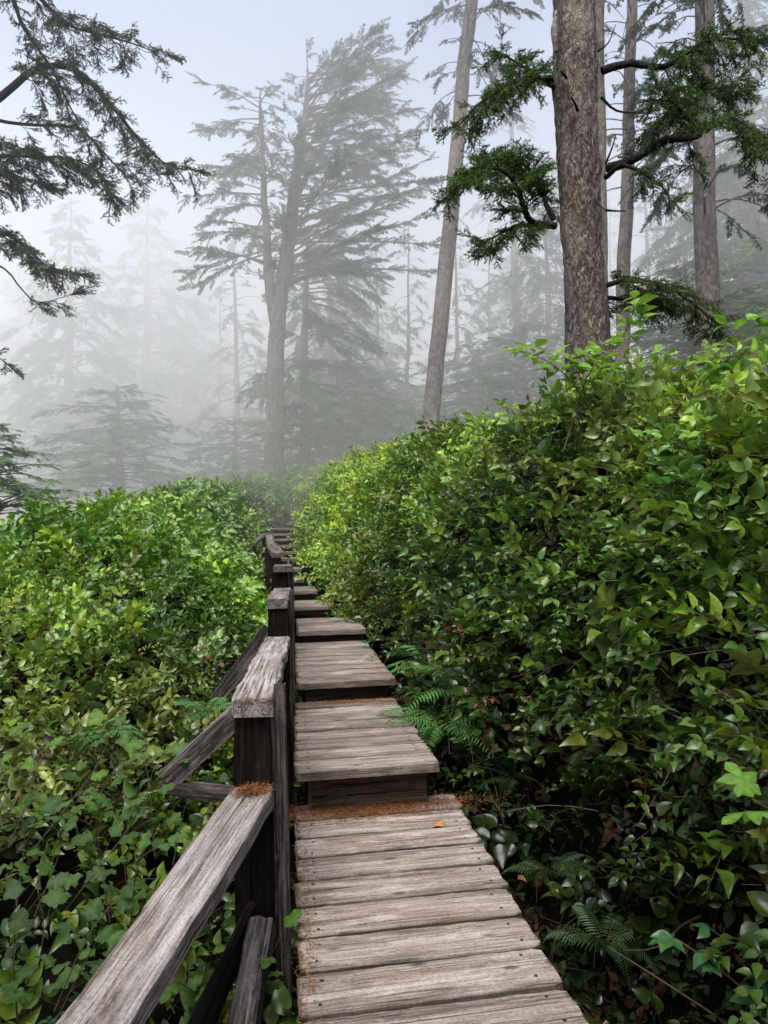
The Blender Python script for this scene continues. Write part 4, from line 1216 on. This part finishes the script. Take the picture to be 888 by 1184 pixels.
far = [
    ('full', 80, 640, 232, 40, 'faint tall spruce with a drooping crown, far left in the fog'),
    ('full', 170, 640, 225, 46, 'broad pale spruce dissolving in fog, second from the left'),
    ('full_b', 218, 640, 300, 50, 'ghostly spruce in the fog between the broad pale one and the forked one'),
    ('full_b', 20, 650, 300, 52, 'barely visible spruce in the fog at the left edge'),
    ('sparse', 276, 620, 262, 38, 'thin foggy spruce directly left of the forked one'),
    ('broad', 140, 600, 445, 31, 'low broad green spruce on the left in front of the fog'),
    ('broad', 275, 590, 482, 32, 'low spreading green spruce just left of the forked trunk'),
    ('full_b', 130, 640, 330, 55, 'dim spruce filling the gap behind the low broad green one'),
    ('sparse_b', 250, 620, 330, 44, 'dim thin spruce behind the low spreading one'),
    ('shaggy', 385, 600, 250, 33, 'shaggy spruce whose crown fills the space right of the forked trunk'),
    ('full_b', 405, 600, 300, 40, 'spruce with a straight thin stem right of the shaggy one'),
    ('sparse', 440, 570, 280, 36, 'open crowned spruce left of the leaning trunk'),
    ('sparse_b', 470, 560, 262, 34, 'very thin spruce with tiered branches touching the leaning trunk on its left'),
    ('sparse', 532, 530, 250, 33, 'thin spruce right of the leaning trunk'),
    ('sparse_b', 565, 520, 268, 36, 'second thin spruce right of the leaning trunk'),
    ('full_b', 600, 520, 280, 40, 'pale full spruce behind the bank shoulder'),
    ('shaggy', 637, 500, 225, 30, 'curving spruce just left of the big near trunk'),
    ('broad', 398, 600, 415, 30, 'soft green young spruce right of the forked trunk above the steps'),
    ('broad', 448, 590, 425, 33, 'low green young spruce above the upper end of the right bank'),
    ('broad', 560, 530, 400, 30, 'bushy young spruce over the bank between the leaning and the big trunk'),
    ('broad', 612, 520, 372, 28, 'bushy young spruce just left of the big near trunk'),
    ('broad', 500, 560, 440, 38, 'faint young spruce behind the foot of the leaning trunk'),
    ('broad', 858, 440, 285, 24, 'green spruce low at the right edge behind the thick trunk'),
    ('sparse_b', 425, 590, 300, 42, 'slender faint spruce right of the shaggy one'),
    ('sparse', 585, 520, 230, 45, 'faint open spruce in the bright gap left of the big trunk'),
    ('sparse', 505, 560, 330, 52, 'dim spruce in the haze behind the leaning trunk'),
    ('full_b', 330, 620, 340, 50, 'dim spruce in the haze behind the forked trunk'),
    ('sparse_b', 452, 590, 345, 55, 'far hazy spruce low in the middle'),
    ('sparse', 755, 480, 180, 34, 'spruce filling the haze between the two trunks on the right'),
    ('full_b', 860, 480, 130, 30, 'spruce with long hanging branches at the right edge'),
    ('sparse_b', 795, 480, 250, 40, 'far pale spruce behind the thick right trunk'),
    ('broad', 800, 430, 300, 22, 'low spruce over the bank at the right'),
    ('sparse', 600, 500, 60, 32, 'tall pale spruce whose boughs show between the leaning and the big trunk'),
    ('full_b', 880, 480, -60, 26, 'tall dark spruce partly out of frame at the upper right'),
    ('broad', -5, 600, 490, 16, 'low spruce at the left edge with boughs reaching in'),
    ('sparse', 660, 520, 200, 38, 'faint spruce mostly hidden by the big trunk'),
    ('sparse_b', 705, 500, 230, 42, 'faint spruce between the big trunk and the slender one'),
]
for k, px, b_, tp, Y, lab in far:
    far_tree(k, px, b_, tp, Y, lab)
# the forest beyond reads as one mass
def far_wood():
    mt_, mc_ = MB(), MB()
    Vt = np.empty(len(KIND['full_b'][1].vertices)*3, np.float32); KIND['full_b'][1].vertices.foreach_get('co', Vt); Vt = Vt.reshape(-1, 3)
    Ft = np.empty(len(KIND['full_b'][1].polygons)*3, np.int32); KIND['full_b'][1].loops.foreach_get('vertex_index', Ft); Ft = Ft.reshape(-1, 3)
    mb = MB()
    for i in range(26):
        px = -80+i*42+rng.uniform(-12, 12); Y = rng.uniform(58, 75)
        if 340 < px < 660: continue
        b_ = at(px, 600, Y); H = rng.uniform(11, 16)
        if px > 520: H *= 1.1
        a = rng.uniform(0, 6.28); s = H/12
        c, sn = math.cos(a), math.sin(a)
        M = np.array([[c, -sn, 0], [sn, c, 0], [0, 0, 1]])*s
        mb.add(Vt@M.T+np.array([b_[0], b_[1], 3.0]), Ft, (.03, .05, .03))
        tube(mb, [(b_[0], b_[1], 3), (b_[0], b_[1], 3+H*.9)], [.25, .05], 6, (.06, .05, .045))
    tag(mb.build('distant_forest', M_NEEDLE), 'grey conifer forest lost in the fog beyond the crest', 'forest', kind='stuff')
far_wood()

# ------------------------------------------------------------------ fog
def fog(x0, x1, y0, y1, z0, z1, dens, col, emit, ecol):
    V = [(x, y, z) for x in (x0, x1) for y in (y0, y1) for z in (z0, z1)]
    F = [(0, 1, 3), (0, 3, 2), (4, 6, 7), (4, 7, 5), (0, 4, 5), (0, 5, 1), (2, 3, 7), (2, 7, 6), (0, 2, 6), (0, 6, 4), (1, 5, 7), (1, 7, 3)]
    m = bpy.data.materials.new('fog'); m.use_nodes = True; nt = m.node_tree; nt.nodes.clear()
    out = nt.nodes.new('ShaderNodeOutputMaterial')
    pv = nt.nodes.new('ShaderNodeVolumePrincipled')
    pv.inputs['Density'].default_value = dens
    pv.inputs['Color'].default_value = (*col, 1)
    pv.inputs['Anisotropy'].default_value = 0.2
    pv.inputs['Emission Strength'].default_value = emit*dens  # added glow that lifts the haze beyond the light it scatters
    pv.inputs['Emission Color'].default_value = (*ecol, 1)
    nt.links.new(pv.outputs[0], out.inputs['Volume'])
    mb = MB(); mb.add(V, F)
    return tag(mb.build('fog', m, smooth=False), kind='structure')
FOG_D = 0.036
fog(-160, 160, 10.0, 230, -2, 24, .006, (.995, .997, 1.0), 0.0, (1, 1, 1))
fog(-155, 155, 18.5, 225, -1.8, 21, .038, (.995, .997, 1.0), 0.11, (1.0, .97, .93))
fog(-150, 150, 28.5, 220, -1.5, 19, .020, (.995, .997, 1.0), 0.11, (1.0, .97, .93))

# ------------------------------------------------------------------ light
w = bpy.data.worlds.new('World'); SC.world = w; w.use_nodes = True
nt = w.node_tree; bg = nt.nodes['Background']
sky = nt.nodes.new('ShaderNodeTexSky'); sky.sky_type = 'NISHITA'; sky.sun_disc = False
sky.sun_elevation = R(48); sky.sun_rotation = R(200); sky.dust_density = 4.0; sky.air_density = 1.0; sky.ozone_density = 1.0
mx = nt.nodes.new('ShaderNodeMix'); mx.data_type = 'RGBA'; mx.inputs[0].default_value = 0.75
nt.links.new(sky.outputs[0], mx.inputs[6]); mx.inputs[7].default_value = (4.25, 4.9, 6.6, 1)     # thin bright overcast over the blue
nt.links.new(mx.outputs[2], bg.inputs[0]); bg.inputs[1].default_value = 0.15
sl = bpy.data.lights.new('sun', 'SUN'); sl.energy = 4.4; sl.angle = R(45); sl.color = (1, .95, .88)
so = bpy.data.objects.new('sun', sl); COL.objects.link(so)
az, el = R(200), R(62)
dv = Vector((math.sin(az)*math.cos(el), math.cos(az)*math.cos(el), math.sin(el)))
so.rotation_euler = dv.to_track_quat('Z', 'Y').to_euler(); so.location = (0, 0, 30)

SC.view_settings.view_transform = 'Standard'; SC.view_settings.look = 'None'
SC.view_settings.exposure = 0; SC.view_settings.gamma = 1
SC.cycles.max_bounces = 9; SC.cycles.diffuse_bounces = 3; SC.cycles.glossy_bounces = 2; SC.cycles.transmission_bounces = 3
SC.cycles.volume_bounces = 8; SC.cycles.transparent_max_bounces = 6
SC.cycles.caustics_reflective = False; SC.cycles.caustics_refractive = False
